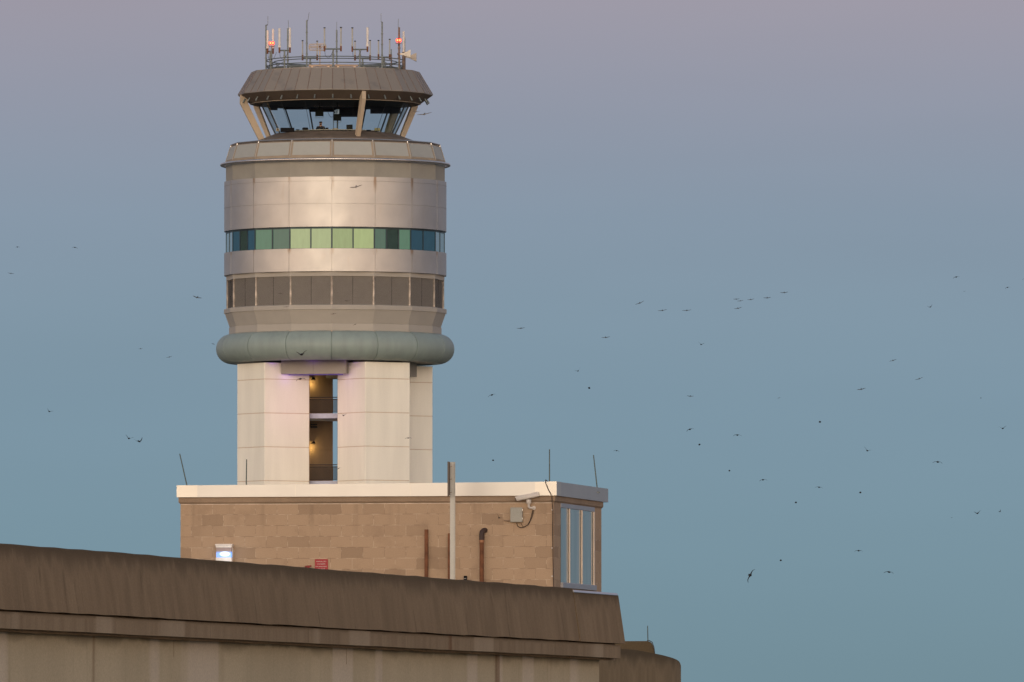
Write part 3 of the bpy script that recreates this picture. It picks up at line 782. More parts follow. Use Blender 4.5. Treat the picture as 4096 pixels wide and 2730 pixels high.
for s in (-1, 1):
    i = len(body)
    body += [(s * .20, 0, 1.43, .065), (s * .30, -.05, 1.18, .048), (s * .22, -.34, 1.10, .035), (s * .19, -.43, 1.09, .036, .018)]
    ed += [(2, i), (i, i + 1), (i + 1, i + 2), (i + 2, i + 3)]
    k = len(body)
    for j in range(4):
        fx = s * (.19 + (j - 1.5) * .021); L = (.07, .082, .078, .06)[j]
        body += [(fx, -.475, 1.085, .0095), (fx, -.475 - L * .55, 1.078, .0085), (fx, -.475 - L, 1.06, .007)]
        ed += [(i + 3, k + 3 * j), (k + 3 * j, k + 3 * j + 1), (k + 3 * j + 1, k + 3 * j + 2)]
    k = len(body); body += [(s * .15, -.41, 1.085, .011), (s * .132, -.45, 1.075, .009)]; ed += [(i + 3, k), (k, k + 1)]
    k = len(body); body += [(s * .10, 0, .92, .09), (s * .11, -.02, .50, .06), (s * .11, .01, .09, .042), (s * .12, -.14, .04, .04)]
    ed += [(0, k), (k, k + 1), (k + 1, k + 2), (k + 2, k + 3)]
skin("body", body, ed, m_skin, person)
sh = [(0, 0, .96, .155), (0, .0, 1.2, .165), (0, .01, 1.42, .155), (0, 0, 1.5, .085)]; se = [(0, 1), (1, 2), (2, 3)]
for s in (-1, 1):
    i = len(sh); sh += [(s * .20, 0, 1.43, .085), (s * .28, -.03, 1.24, .075)]; se += [(2, i), (i, i + 1)]
skin("shirt", sh, se, m_shirt, person)
tr = [(0, 0, .97, .15)]; te = []
for s in (-1, 1):
    i = len(tr); tr += [(s * .10, 0, .90, .105), (s * .11, -.02, .50, .08), (s * .11, .01, .10, .07)]; te += [(0, i), (i, i + 1), (i + 1, i + 2)]
skin("trousers", tr, te, m_trous, person)
b = MB(); b.lathe([(.10, 1.69), (.112, 1.73), (.105, 1.775), (.075, 1.80), (.01, 1.81)], 14, axis=(0, .0)); b.build("hair", m_hair, person, smooth=60)
b = MB(); b.lathe([(.02, 1.555), (.075, 1.575), (.088, 1.61), (.085, 1.64)], 14, axis=(0, -.035)); b.build("beard", m_hair, person, smooth=60)
for s in (-1, 1):
    b = MB(); b.lathe([(.001, 1.695), (.013, 1.702), (.001, 1.709)], 8, axis=(s * .035, -.112)); b.build("eye", m_black, person)

# ================================================================== PENTHOUSE ON THE GARAGE ROOF
TH = math.atan(.19)
PC_ = P(2226, 1927, 198); PO = Vector((PC_.x, PC_.y, 0))
ux, vx = Vector((math.cos(TH), -math.sin(TH), 0)), Vector((math.sin(TH), math.cos(TH), 0))
def fx(px, y0=0.0):                          # local x on the plane local y=y0 seen at photo column px
    u = (px - 2048) / F; o = PO + vx * y0; return (u * o.y - o.x) / (ux.x - u * ux.y)
def sy(px, x0=0.0):                          # local y on the plane local x=x0 seen at photo column px
    u = (px - 2048) / F; o = PO + ux * x0; return (u * o.y - o.x) / (vx.x - u * vx.y)
def lp(x, y): return PO + ux * x + vx * y
def zf(py, x, y): return P(2048, py, lp(x, y).y).z
ph_ = thing("rooftop_penthouse", "tan concrete block stair penthouse with white metal coping on the garage roof", "building", PO, -TH)
WY, DECK = .075, HC + 2.2
xl, xr = fx(722, WY), fx(2214.6, WY); yb = sy(2405.6, xr)
zc_top = zf(1927, 0, 0)
cz1, cz0 = zf(1990, fx(707), 0), zf(2016.5, fx(716), .03)
print("PENT", xl, xr, yb, zc_top, cz1, cz0)
def block_mat():
    m, t, b, tc = newmat("concrete_block")
    uv = tc.outputs['UV']
    wob = t.node('ShaderNodeTexNoise'); t.put(wob.inputs['Vector'], uv); wob.inputs['Scale'].default_value = 6; wob.inputs['Detail'].default_value = 3
    wv = t.node('ShaderNodeVectorMath', operation='MULTIPLY_ADD'); t.put(wv.inputs[0], wob.outputs[1]); wv.inputs[1].default_value = (.003, .003, 0); t.put(wv.inputs[2], uv)
    br = t.node('ShaderNodeTexBrick'); t.put(br.inputs['Vector'], wv.outputs[0])
    br.inputs['Color1'].default_value = (0, 0, 0, 1); br.inputs['Color2'].default_value = (1, 1, 1, 1); br.inputs['Mortar'].default_value = (.5, .5, .5, 1)
    br.inputs['Scale'].default_value = 1; br.inputs['Mortar Size'].default_value = .0045; br.inputs['Mortar Smooth'].default_value = .3
    br.inputs['Brick Width'].default_value = .406; br.inputs['Row Height'].default_value = .2035; br.offset = .5
    tint = t.node('ShaderNodeSeparateColor'); t.put(tint.inputs[0], br.outputs[0])
    n1 = t.noise(uv, 2.2, 5); n2 = t.noise(uv, 70, 3); n3 = t.noise(t.scaled(uv, (1, 2, 1)), 5, 4)
    col = t.mix(t.rng(tint.outputs[0], .60, 1.0), (.43, .315, .215, 1), (.345, .25, .17, 1))
    col = t.mix(t.rng(n1, .52, .75, 0, .35), col, (.25, .175, .12, 1))
    pits = t.rng(t.noise(uv, 26, 2), .70, .76, 0, .55)
    col = t.mix(pits, col, (.17, .11, .075, 1))
    mcol = t.mix(t.rng(n3, .42, .60), (.25, .175, .12, 1), (.60, .49, .37, 1))
    col = t.mix(t.math('MULTIPLY', br.outputs[1], .85), col, mcol)
    us = t.node('ShaderNodeSeparateXYZ'); t.l.new(uv, us.inputs[0])
    run = t.noise(t.scaled(uv, (3.2, .18, 1)), 1.0, 4)
    col = t.mix(t.math('MULTIPLY', t.rng(run, .52, .72, 0, .5), t.rng(us.outputs[1], -.9, -.05, 0, 1)), col, (.20, .145, .10, 1))
    v = t.node('ShaderNodeVectorMath', operation='SCALE'); t.put(v.inputs[0], col); t.put(v.inputs['Scale'], t.rng(n2, .3, .7, .90, 1.10, False))
    t.put(b.inputs['Base Color'], v.outputs[0]); b.inputs['Roughness'].default_value = .9; b.inputs['Specular IOR Level'].default_value = .15
    h = t.math('SUBTRACT', t.math('MULTIPLY', n2, .35), t.math('MULTIPLY', br.outputs[1], .8))
    bp = t.node('ShaderNodeBump'); bp.inputs['Strength'].default_value = .5; bp.inputs['Distance'].default_value = .006
    t.put(bp.inputs['Height'], h); t.put(b.inputs['Normal'], bp.outputs[0])
    return m
m_block = block_mat()
m_corn = mat("cornice_concrete", (.30, .22, .15), .85, var=.12, scale=2, fine=.08, fscale=60, bump=.2)
def coping_mat(name, col):
    m, t, b, tc = newmat(name)
    v = t.node('ShaderNodeVectorMath', operation='SCALE'); v.inputs[0].default_value = col
    t.put(v.inputs['Scale'], t.rng(t.noise(tc.outputs['Object'], 1.3, 3), .3, .7, .96, 1.04, False)); t.put(b.inputs['Base Color'], v.outputs[0])
    b.inputs['Metallic'].default_value = .8; b.inputs['Roughness'].default_value = .45
    return m
m_cop = coping_mat("coping_metal", (.545, .54, .515)); m_cop2 = coping_mat("coping_corner_metal", (.62, .60, .545))
ztop = cz0                                    # top of the block wall
wy0, wy1 = sy(2242, xr), sy(2377, xr)          # window along the side wall
wzb, wzt = P(2048, 2352, lp(xr, wy0).y).z, P(2048, 2013, lp(xr, wy0).y).z
b = MB()
def wq(p0, p1, z0, z1, u0, u1): b.quad((*p0, z0), (*p1, z0), (*p1, z1), (*p0, z1), uv=[(u0, z0 - ztop), (u1, z0 - ztop), (u1, z1 - ztop), (u0, z1 - ztop)])
off = -xl + .2
wq((xl, WY), (xr, WY), DECK, ztop, xl + off, xr + off)
u0 = xr + off
wq((xr, WY), (xr, wy0), DECK, ztop, u0, u0 + wy0 - WY); wq((xr, wy1), (xr, yb), DECK, ztop, u0 + wy1, u0 + yb)
wq((xr, wy0), (xr, wy1), DECK, wzb, u0 + wy0, u0 + wy1)
wq((xr, yb), (xl, yb), DECK, ztop, 0, xr - xl); wq((xl, yb), (xl, WY), DECK, ztop, 0, yb)
wq((xr, wy0), (xr - .3, wy0), wzb, ztop, 0, .3); wq((xr - .3, wy1), (xr, wy1), wzb, ztop, 0, .3)
b.build("block_wall", m_block, ph_)
# cornice: concrete band with chamfered foot
b = MB(); e = .032
def loop(o, z): return [(xl - o, WY - o, z), (xr + o, WY - o, z), (xr + o, yb + o, z), (xl - o, yb + o, z)]
lv_ = [loop(.004, cz0 - .002), loop(e, cz0 + .03), loop(e, cz1)]
n0 = 0
for L in lv_: b.v += [Vector(p) for p in L]
for i in range(2):
    for j in range(4): b.face((i * 4 + j, i * 4 + (j + 1) % 4, i * 4 + 4 + (j + 1) % 4, i * 4 + 4 + j))
b.face((3, 2, 1, 0)); b.face((8, 9, 10, 11)); b.build("cornice", m_corn, ph_)
# mortar bead under the cornice
b = MB(); b.box((xl + .01, WY - .006, cz0 - .016), (xr - .03, WY + .02, cz0 - .004)); b.build("mortar_bead", mat("mortar_light", (.62, .52, .42), .9, var=.3, scale=6), ph_)
# metal coping, slightly kinked, with corner caps
xc0, xc1, yc1 = fx(707), 0.0, sy(2433, 0.0)
CW = .45
zcl = zf(1943, xc0, 0)
zmid = zf(1934.5, fx(1600), 0)
def cop(b, xs, proud=0.0):
    for (xa, za), (xb_, zb_) in zip(xs[:-1], xs[1:]):
        b.prism([(xa, -proud, cz1), (xb_, -proud, cz1), (xb_, CW, cz1), (xa, CW, cz1)], [(xa, -proud, za), (xb_, -proud, zb_), (xb_, CW, zb_), (xa, CW, za)])
b = MB(); cop(b, [(xc0, zcl), (fx(1400), zf(1936, fx(1400), 0)), (xc1, zc_top)]); b.prism([(-CW, CW, cz1), (0, CW, cz1), (0, yc1, cz1), (-CW, yc1, cz1)], [(-CW, CW, zc_top), (0, CW, zc_top), (0, yc1, zc_top), (-CW, yc1, zc_top)])
b.box((xc0, yc1 - CW, cz1), (-CW, yc1, zcl)); b.box((xc0, CW, cz1), (xc0 + CW, yc1 - CW, zcl))
b.box((xc0 + CW, CW, cz1), (-CW, yc1 - CW, cz1 + .05))
b.build("coping", m_cop, ph_)
for px_ in (1180, 1640):
    x_ = fx(px_); b = MB(); b.box((x_, -.003, cz1 - .001), (x_ + .008, .02, zcl - .004)); b.build("coping_lap", m_cop2, ph_)
for xs in ([(xc0 - .003, zcl + .003), (fx(789), zcl + .004)], [(fx(2140), zc_top - .005), (xc1 + .003, zc_top + .003)]):
    b = MB(); cop(b, xs, .004); b.build("coping_corner", m_cop2, ph_)
# side window: frame, three mullion fins, bluish panes
wf = MB(); zh0 = wzt - .085; zs1 = wzb + .10
wf.box((xr - .10, wy0, zh0), (xr + .012, wy1, wzt)); wf.box((xr - .10, wy0, wzb), (xr + .05, wy1, zs1)); wf.box((xr - .10, wy0, zs1), (xr - .03, wy0 + .06, zh0))
m_frm = mat("window_alu", (.40, .41, .44), .4, .5, var=.05)
wo = wf.build("side_window", m_frm, ph_, bevel=.006)
m_fin = mat("fin_alu", (.78, .66, .54), .4, .3)
fins = [(2274, 0), (2324, 0), (2372, 0)]
prev = wy0 + .06
m_spane = mat("window_pane", (.21, .245, .25), .06, 0, var=.25, scale=1.2, stretch=(1, 1, .15), fine=0, spec=.6)
for i, (pa, pb) in enumerate(fins):
    ya = sy(pa, xr); yb_ = ya + .06
    b = MB(); b.box((xr + .003, ya, zs1), (xr + .026, yb_, zh0)); b.build("mullion", m_fin, wo); b = MB(); b.box((xr - .06, ya + .005, zs1), (xr + .003, yb_, zh0)); b.build("gasket", m_dark, wo)
    b = MB(); b.box((xr - .03, prev, zs1), (xr - .004, ya, zh0)); b.build("pane", m_spane, wo); prev = yb_
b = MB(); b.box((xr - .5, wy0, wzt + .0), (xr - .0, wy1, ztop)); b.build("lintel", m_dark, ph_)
# lightning rods
def lrod(p_top, p_bot, d, label, r=.012):
    a, c = P(*p_bot, d), P(*p_top, d); a.z -= .12
    T = thing("lightning_rod", label, "lightning rod", a, group="lightning rods on the roofs")
    b = MB(); b.tube([(0, 0, 0), c - a], [r, r * .8], 6); b.build("rod", mat("rod_patina", (.10, .13, .12), .6, .3), T); b = MB(); b.tube([(0, 0, 0), (0, 0, .03)], .04, 8); b.build("base", m_galv, T)
lrod((719, 1816), (753, 1940), lp(xc0, .3).y, "lightning rod leaning left at the penthouse's left corner")
lrod((986.5, 1838), (985, 1940), 199.3, "upright lightning rod in front of the tower's left pier")
lrod((2198, 1798), (2198, 1926), 198.3, "upright lightning rod near the penthouse's front right corner")
lrod((2374, 1821), (2391, 1948), 202.2, "lightning rod leaning left over the grey side coping of the penthouse")
# wall light
def wl(px, py, y0=WY): x = fx(px, y0); return Vector((x, y0, zf(py, x, y0)))
def wthing(name, label, cat, px, py, y0=WY, group=None):
    l = wl(px, py, y0); w = lp(l.x, l.y); return thing(name, label, cat, (w.x, w.y, l.z), -TH, group), l
T, l = wthing("wall_light", "lit white wall pack lamp on the block wall", "wall light", 901, 2250)
w2, zz = .152, lambda y: wl(901, y).z - l.z
b = MB(); b.box((-w2, -.14, zz(2192)), (w2, 0, zz(2177))); b.box((-w2 - .012, -.155, zz(2184)), (w2 + .012, 0, zz(2178))); b.box((-w2, -.14, zz(2262)), (w2, 0, zz(2231))); b.box((-w2, -.06, zz(2231)), (w2, 0, zz(2192)))
b.build("housing", m_white, T, bevel=.006)
def lens_mat():
    m, t, b, tc = newmat("lamp_lens"); sp = t.node('ShaderNodeSeparateXYZ'); t.l.new(tc.outputs['Object'], sp.inputs[0])
    x, y, z = sp.outputs; zc = (zz(2192) + zz(2231)) / 2
    d = t.math('ADD', t.math('POWER', t.math('DIVIDE', t.math('SUBTRACT', x, .02), .11), 2.0), t.math('POWER', t.math('DIVIDE', t.math('SUBTRACT', z, zc - .025), .055), 2.0))
    b.inputs['Base Color'].default_value = (.26, .20, .20, 1); b.inputs['Roughness'].default_value = .25
    t.put(b.inputs['Emission Color'], t.mix(t.rng(d, .15, 1.1), (.72, .97, 1, 1), (.02, .30, 1.0, 1))); t.put(b.inputs['Emission Strength'], t.math('ADD', t.rng(d, .1, 1.0, 1.2, .0), t.rng(z, zc + .035, zc - .02, .0, 1.3)))
    return m
b = MB(); b.box((-w2 + .01, -.13, zz(2230.5)), (w2 - .01, -.07, zz(2192.5))); b.build("lens", lens_mat(), T)
point_light("WallPackLight", Vector(T.location) + Vector((0, -.35, .1)), 1.2, (.7, .85, 1), .1)
# red sign with white lettering
T, l = wthing("red_sign", "red standpipe sign with white lettering on the block wall", "sign", 1286, 2237.6)
b = MB(); b.box((-.124, -.012, -.30), (.124, -.002, 0)); b.build("plate", m_redsign, T, bevel=.003)
for i, s_ in enumerate(("MANUAL DRY", "STANDPIPE", "FIRE DEPARTMENT", "USE ONLY")):
    cu = bpy.data.curves.new("lettering", 'FONT'); cu.body = s_; cu.size = .030 if i != 2 else .026; cu.align_x = 'CENTER'; cu.extrude = .001; cu.offset = 0
    o = bpy.data.objects.new("lettering", cu); COL.objects.link(o)
    me = bpy.data.meshes.new_from_object(o); bpy.data.objects.remove(o); o = bpy.data.objects.new("lettering", me); COL.objects.link(o)
    me.materials.append(m_signwhite); o.parent = T; o.rotation_euler = (math.pi / 2, 0, 0); o.location = (0, -.0135, -.055 - .046 * i)
# fire hose valve
T, l = wthing("standpipe_valve", "small red standpipe valve beside the red sign", "valve", 1240, 2290)
b = MB(); b.tube([(0, 0, 0), (0, -.12, 0), (0, -.14, .06), (0, -.14, .10)], .022, 8); b.build("pipe", m_redsign, T); b = MB(); b.tube([(-.065, -.14, .10), (.055, -.14, .115)], .016, 8); b.tube([(-.01, -.14, .10), (-.01, -.14, .125)], .014, 8); b.build("handle", mat("valve_red", (.25, .05, .04), .5), T)
# rusty pipes
def vpipe(px0, px1, top, label, elbow=False):
    T, l = wthing("rusty_pipe", label, "pipe", (px0 + px1) / 2, top, WY, "rusty pipes on the block wall")
    r = (fx(px1, WY) - fx(px0, WY)) / 2; T.location.z = DECK; h = l.z - DECK
    b = MB()
    if not elbow: b.box((-r, -.07, 0), (r, -.005, h)); b.build("channel", m_rust, T, bevel=.004)
    else:
        b.tube([(0, -.08, 0), (0, -.08, h - .12)], r * .95, 12); b.build("riser", m_rust, T, smooth=50)
        b = MB(); b.tube([(0, -.08, h - .20), (0, -.08, h - .10), (.008, -.075, h - .05), (.03, -.05, h - .025), (.05, .0, h - .02), (.05, .03, h - .02)], r * 1.15, 12); b.build("elbow", mat("elbow_dark", (.05, .03, .025), .6), T, smooth=50)
        b = MB(); b.tube([(0, -.08, h - .245), (0, -.08, h - .195)], r * 1.12, 12); b.tube([(0, -.08, h - .222), (0, -.08, h - .216)], r * 1.2, 12); b.build("band", m_copper, T, smooth=50)
    for q in (.35, 1.1):
        c = MB(); c.box((-r - .03, -.02, q), (r + .03, -.001, q + .03)); c.build("strap", m_rust, T)
vpipe(1700.6, 1713.6, 2119, "flat rusty channel on the block wall, the one standing clear to the left")
vpipe(1794, 1804, 2134, "thin rusty channel half hidden behind the grey sign post")
vpipe(1921, 1939, 2118, "thick rusty vent pipe with dark elbow and copper band", True)
T, l = wthing("small_outlet", "small black outlet box low on the wall left of the elbow pipe", "outlet", 1863, 2326)
b = MB(); b.box((-.027, -.06, 0), (.027, 0, .10)); b.build("case", m_black, T, bevel=.004); b = MB(); b.box((-.02, -.066, .05), (.02, -.06, .056)); b.build("label_strip", m_white, T)
# junction box + conduit
def kz(x, y): return 1960 + x / 7.839, 1940 + y / 7.839
T, l = wthing("junction_box", "grey metal junction box under the security camera", "junction box", *kz(855, 1175))
b = MB(); h = wl(*kz(855, 715)).z - l.z; b.box((-.106, -.10, 0), (.106, -.0, h)); b.build("case", m_box, T, bevel=.006)
b = MB(); b.box((-.109, -.108, .004), (.109, -.1, h - .004)); b.build("lid", m_box, T, bevel=.003)
for q in (.05, h - .06): b = MB(); b.box((.106, -.095, q), (.118, -.07, q + .03)); b.build("hinge", m_alu, T)
b = MB(); b.tube([(-.245, -.02, .035), (-.20, -.03, .03), (-.106, -.04, .035)], .013, 8); b.build("conduit", m_corn, T)
# security camera
T, l = wthing("security_camera", "white bullet security camera on an elbow bracket under the coping", "security camera", *kz(1380, 725))
sc = 1 / 7.839 / (F / 198.6)
q = lambda x, y, dep: Vector(((x - 1380) * sc, dep, -(y - 725) * sc))
b = MB(); b.tube([q(1380, 725, 0), q(1380, 725, -.03)], .036, 10); b.tube([q(1380, 725, -.03), q(1270, 725, -.09), q(1245, 690, -.10), q(1245, 600, -.10)], .021, 10); b.build("bracket", m_camwhite, T, smooth=50)
b = MB(); b.tube([q(1245, 610, -.10), q(1245, 580, -.10), q(1245, 470, -.10)], [.03, .047, .047], 12); b.build("knuckle", m_camwhite, T, smooth=50)
hs = MB(); ax_ = (q(1565, 300, -.10) - q(860, 445, -.10)); L = ax_.length; a_ = math.atan2(ax_.z, ax_.x)
prof = [(-.037, -.042), (.037, -.042), (.048, -.028), (.048, .022), (.034, .046), (-.034, .046), (-.048, .022), (-.048, -.028)]
st = [(0, .86, -.012), (.012, .98, 0), (L - .03, 1, 0), (L, .9, 0)]
for x, s_, sh_ in st:
    for yy, z2 in prof: hs.v.append(Vector((x + (0 if x > .02 else max(0, z2) * -.5), yy * s_, z2 * s_)))
for i in range(3):
    for j in range(8): hs.face((i * 8 + j, i * 8 + (j + 1) % 8, i * 8 + 8 + (j + 1) % 8, i * 8 + 8 + j))
hs.face(list(reversed(range(8)))); hs.face([24 + j for j in range(8)])
ho = hs.build("housing", m_camwhite, T, smooth=30); ho.location = q(860, 445, -.10); ho.rotation_euler = (0, -a_, 0)
b = MB(); b.box((-.016, -.035, -.03), (-.006, .035, .03)); b.build("lens_window", m_black, ho)
b = MB(); b.tube([q(1345, 800, -.02), q(1320, 930, -.03), q(1270, 1110, -.03), q(1190, 1260, -.03), q(1060, 1330, -.03), q(960, 1345, -.03), q(870, 1300, -.03), q(835, 1200, -.03)], .0075, 6); b.build("power_cable", m_cable, T)
b = MB(); b.tube([q(1380, 800, -.02), q(1330, 1000, -.02), q(1230, 1220, -.02), q(1090, 1325, -.02), q(1020, 1300, -.02), q(975, 1200, -.02)], .005, 6); b.build("signal_cable", m_cable, T)
# cable down the corner
T, l = wthing("corner_cable", "dark lightning cable running from the coping down the wall corner", "cable", 2211, 2350)
def cq(px, py, o=-.02): w = wl(px, py); return Vector((w.x - l.x, o, w.z - l.z))
b = MB(); b.tube([cq(2184, 1924, .12), cq(2185, 1921, -.06), cq(2186, 1932, -.095), cq(2196, 1958, -.095), cq(2207, 1978, -.095), cq(2210, 1990, -.06), cq(2211, 2018, -.05), cq(2212, 2045), cq(2211, 2150), cq(2213, 2250), cq(2215, 2352)], .0085, 6); b.build("cable", m_cable, T)
for y in (2040, 2193, 2306): b = MB(); p = cq(2210, y, -.01); b.box((p.x - .012, -.03, p.z - .012), (p.x + .006, 0, p.z + .012)); b.build("clip", m_white, T)
# sign post seen edge-on
pp_ = P(1810, 2319, 196.9); pz = DECK - .1
T = thing("sign_post", "grey metal sign post with its sign seen edge-on in front of the penthouse", "sign post", (pp_.x, pp_.y, pz))
zp = P(1810, 1849, 196.9).z - pz; k_ = 196.9 / F
b = MB(); b.box((-10 * k_, -.03, 0), (7.5 * k_, .03, zp)); b.box((7.5 * k_, -.045, 0), (11 * k_, .045, zp)); b.build("post", m_grey, T, bevel=.003)
zq = P(1810, 1986, 196.9).z - pz
b = MB(); b.box((-20 * k_, -.30, zq), (-13 * k_, .30, zp)); b.box((-13 * k_, -.04, zq + .02), (-10 * k_, .04, zp)); b.build("sign_plate", mat("plate_brown", (.10, .08, .065), .5), T)
for y in (1868, 1918, 1971):
    b = MB(); z_ = P(1810, y, 196.9).z - pz; b.tube([(-11 * k_, -.034, z_ - .004), (-2 * k_, -.034, z_ + .004)], .004, 5); b.build("bolt", m_rust, T)

# ================================================================== PARKING GARAGE
G0, G1 = P(0, 2174, 151.5), P(2471, 2576, 195)
gd = Vector((G1.x - G0.x, G1.y - G0.y, 0)); GL = gd.length; gd.normalize(); gn = Vector((gd.y, -gd.x, 0))
GA = math.atan2(gd.y, gd.x)                  # local x runs away along the facade, local -y points out of it
garage = thing("parking_garage", "weathered brown concrete parking garage with battered roof parapet and ledge", "parking garage", (G0.x, G0.y, 0), GA)
def gs(px, o=0.0):                           # distance along the facade (offset o outwards) at photo column px
    u = (px - 2048) / F; b0 = Vector((G0.x, G0.y, 0)) + gn * o; return (u * b0.y - b0.x) / (gd.x - u * gd.y)
def gz(py, s, o=0.0): w = Vector((G0.x, G0.y, 0)) + gn * o + gd * s; return P(2048, py, w.y).z
zT, zB, zLb = gz(2174, 0), gz(2440, 0), gz(2515, 0)
print("GAR", GL, zT, zB, zLb, math.degrees(GA))
def conc(name, c0, c1, top=None, drip=.5, seed=0.0, patch=None, sx=2.2, k2=.45):
    """weathered concrete: vertical runs, grain, aggregate specks, dirt bleeding down from the top edge"""
    m, t, b, tc = newmat(name); ob = tc.outputs['Object']
    sp = t.node('ShaderNodeSeparateXYZ'); t.l.new(ob, sp.inputs[0])
    st = t.noise(t.scaled(ob, (sx, sx, sx * .1), (seed, 0, 0)), 1.0, 6, .62); big = t.noise(t.scaled(ob, (.25, .25, .5), (seed * 2, 0, 0)), 1.0, 3); fine = t.noise(ob, 38, 3, .7)
    st2 = t.noise(t.scaled(ob, (6, 6, .35), (seed, 3, 0)), 1.0, 4, .6)
    col = t.mix(t.rng(st, .25, .75), (*c1, 1), (*c0, 1))
    col = t.mix(t.rng(big, .40, .65, 0, .30), col, (*c1, 1))
    dk = tuple(x * .45 for x in c1)
    col = t.mix(t.rng(st2, .60, .74, 0, k2), col, (*dk, 1))
    col = t.mix(t.rng(st2, .38, .26, 0, k2 * .6), col, (c0[0] * 1.25, c0[1] * 1.25, c0[2] * 1.25, 1))
    if top is not None:
        reach = t.rng(st, .3, .7, .05, drip, False)
        dep = t.math('DIVIDE', t.math('SUBTRACT', top, sp.outputs[2]), reach)
        col = t.mix(t.rng(dep, 0.0, 1.0, .85, 0), col, (*dk, 1))
    if patch is not None:
        n = t.noise(t.scaled(ob, (.42, .42, .02), (seed + 5, 0, 0)), 1.0, 1)
        col = t.mix(t.rng(n, .56, .61, 0, .5), col, (*patch, 1))
        n = t.noise(t.scaled(ob, (1.1, 1.1, .12), (seed + 9, 0, 0)), 1.0, 2)
        col = t.mix(t.rng(n, .66, .76, 0, .6), col, (.14, .06, .025, 1))
    sk_ = t.rng(t.noise(ob, 24, 1), .74, .80, 0, .35); col = t.mix(sk_, col, (c0[0] * 1.5, c0[1] * 1.5, c0[2] * 1.5, 1))
    v = t.node('ShaderNodeVectorMath', operation='SCALE'); t.put(v.inputs[0], col); t.put(v.inputs['Scale'], t.rng(fine, .25, .75, .84, 1.16, False))
    t.put(b.inputs['Base Color'], v.outputs[0]); b.inputs['Roughness'].default_value = .92; b.inputs['Specular IOR Level'].default_value = .12
    bp = t.node('ShaderNodeBump'); bp.inputs['Strength'].default_value = .35; bp.inputs['Distance'].default_value = .01
    t.put(bp.inputs['Height'], fine); t.put(b.inputs['Normal'], bp.outputs[0])
    return m
m_par = conc("parapet_concrete", (.30, .222, .14), (.215, .157, .098), zT, .62)
m_led = conc("ledge_concrete", (.32, .245, .16), (.235, .175, .112), zB, .10, 4.0, (.44, .36, .26), sx=3.0, k2=.35)
m_wall = conc("wall_concrete", (.55, .475, .33), (.46, .395, .27), zLb, .30, 8.0, (.66, .58, .48), sx=.7, k2=.14)
BAT = .14
s_a, s_j, s_end = -30.0, gs(2287), GL
def bar(name, sa, sb, prof, m, step=1.1, jit=.004, tags=None):
    """extrude a closed (out, z) section along the facade, with slight unevenness"""
    b = MB(); n = max(1, int((sb - sa) / step)); k = len(prof)
    for i in range(n + 1):
        s = sa + (sb - sa) * i / n; j = [random.uniform(-jit, jit) for _ in range(2)]
        for o, z in prof: b.v.append(Vector((s, -(o + j[0] * .6), z + j[1])))
    for i in range(n):
        for q in range(k): b.face((i * k + q, i * k + k + q, i * k + k + (q + 1) % k, i * k + (q + 1) % k))
    b.face(list(range(k))); b.face([n * k + q for q in reversed(range(k))])
    return b.build(name, m, garage, smooth=20)
pprof = lambda zt_: [(BAT, zB), (BAT, zB + .012), (.012, zt_ - .012), (0.0, zt_), (-.2, zt_), (-.2, zB - .3), (-.05, zB - .3), (-.05, zB)]
bar("parapet", s_a, s_j - .02, pprof(zT), m_par, step=.8, jit=.007)
zT2 = gz(2367, gs(2292))
bar("parapet_end", s_j + .12, s_end, pprof(zT2), m_par, jit=.002)
b = MB(); b.prism([(s_j - .3, -.06, zB), (s_j + .4, -.06, zB), (s_j + .4, .15, zB), (s_j - .3, .15, zB)], [(s_j - .3, .04, zT2 - .05), (s_j + .4, .04, zT2 - .05), (s_j + .4, .15, zT2 - .05), (s_j - .3, .15, zT2 - .05)]); b.build("parapet_joint", m_cable, garage)
zL1 = zB - .026
bar("ledge", s_a, s_end - .25, [(.10, zLb), (.10, zL1), (-.04, zL1), (-.04, zLb)], m_led)
sw = gs(2397, -.22)
b = MB(); n = 60
b.box((s_a, .22, 0), (sw, .7, zLb + .3)); b.build("facade_wall", m_wall, garage, bevel=.015)
for px_ in (700, 1390):
    s = gs(px_, -.2); b = MB(); b.box((s, .217, zLb - .3), (s + .02, .23, zLb)); b.build("wall_joint", m_corn, garage)
b = MB(); b.box((s_a, .2, DECK - .3), (s_end - .3, 40, DECK)); b.build("roof_deck", m_corn, garage)
b = MB(); zz1 = zT2
b.prism([(s_j + .05, .22, zz1), (s_end - .12, .22, zz1), (s_end - .12, -.012, zz1 - .012), (s_j + .05, -.012, zz1 - .012)], [(s_j + .05, .22, zz1 + .035), (s_end - .12, .22, zz1 + .035), (s_end - .12, -.008, zz1 + .03), (s_j + .05, -.008, zz1 + .03)])
b.prism([(s_j + .05, -.010, zz1 - .012), (s_end - .12, -.010, zz1 - .012), (s_end - .12, -.03, zz1 - .012), (s_j + .05, -.03, zz1 - .012)], [(s_j + .05, -.010, zz1 + .03), (s_end - .12, -.010, zz1 + .03), (s_end - .12, -.03, zz1 - .004), (s_j + .05, -.03, zz1 - .004)])
b.build("flashing", m_alu, garage)
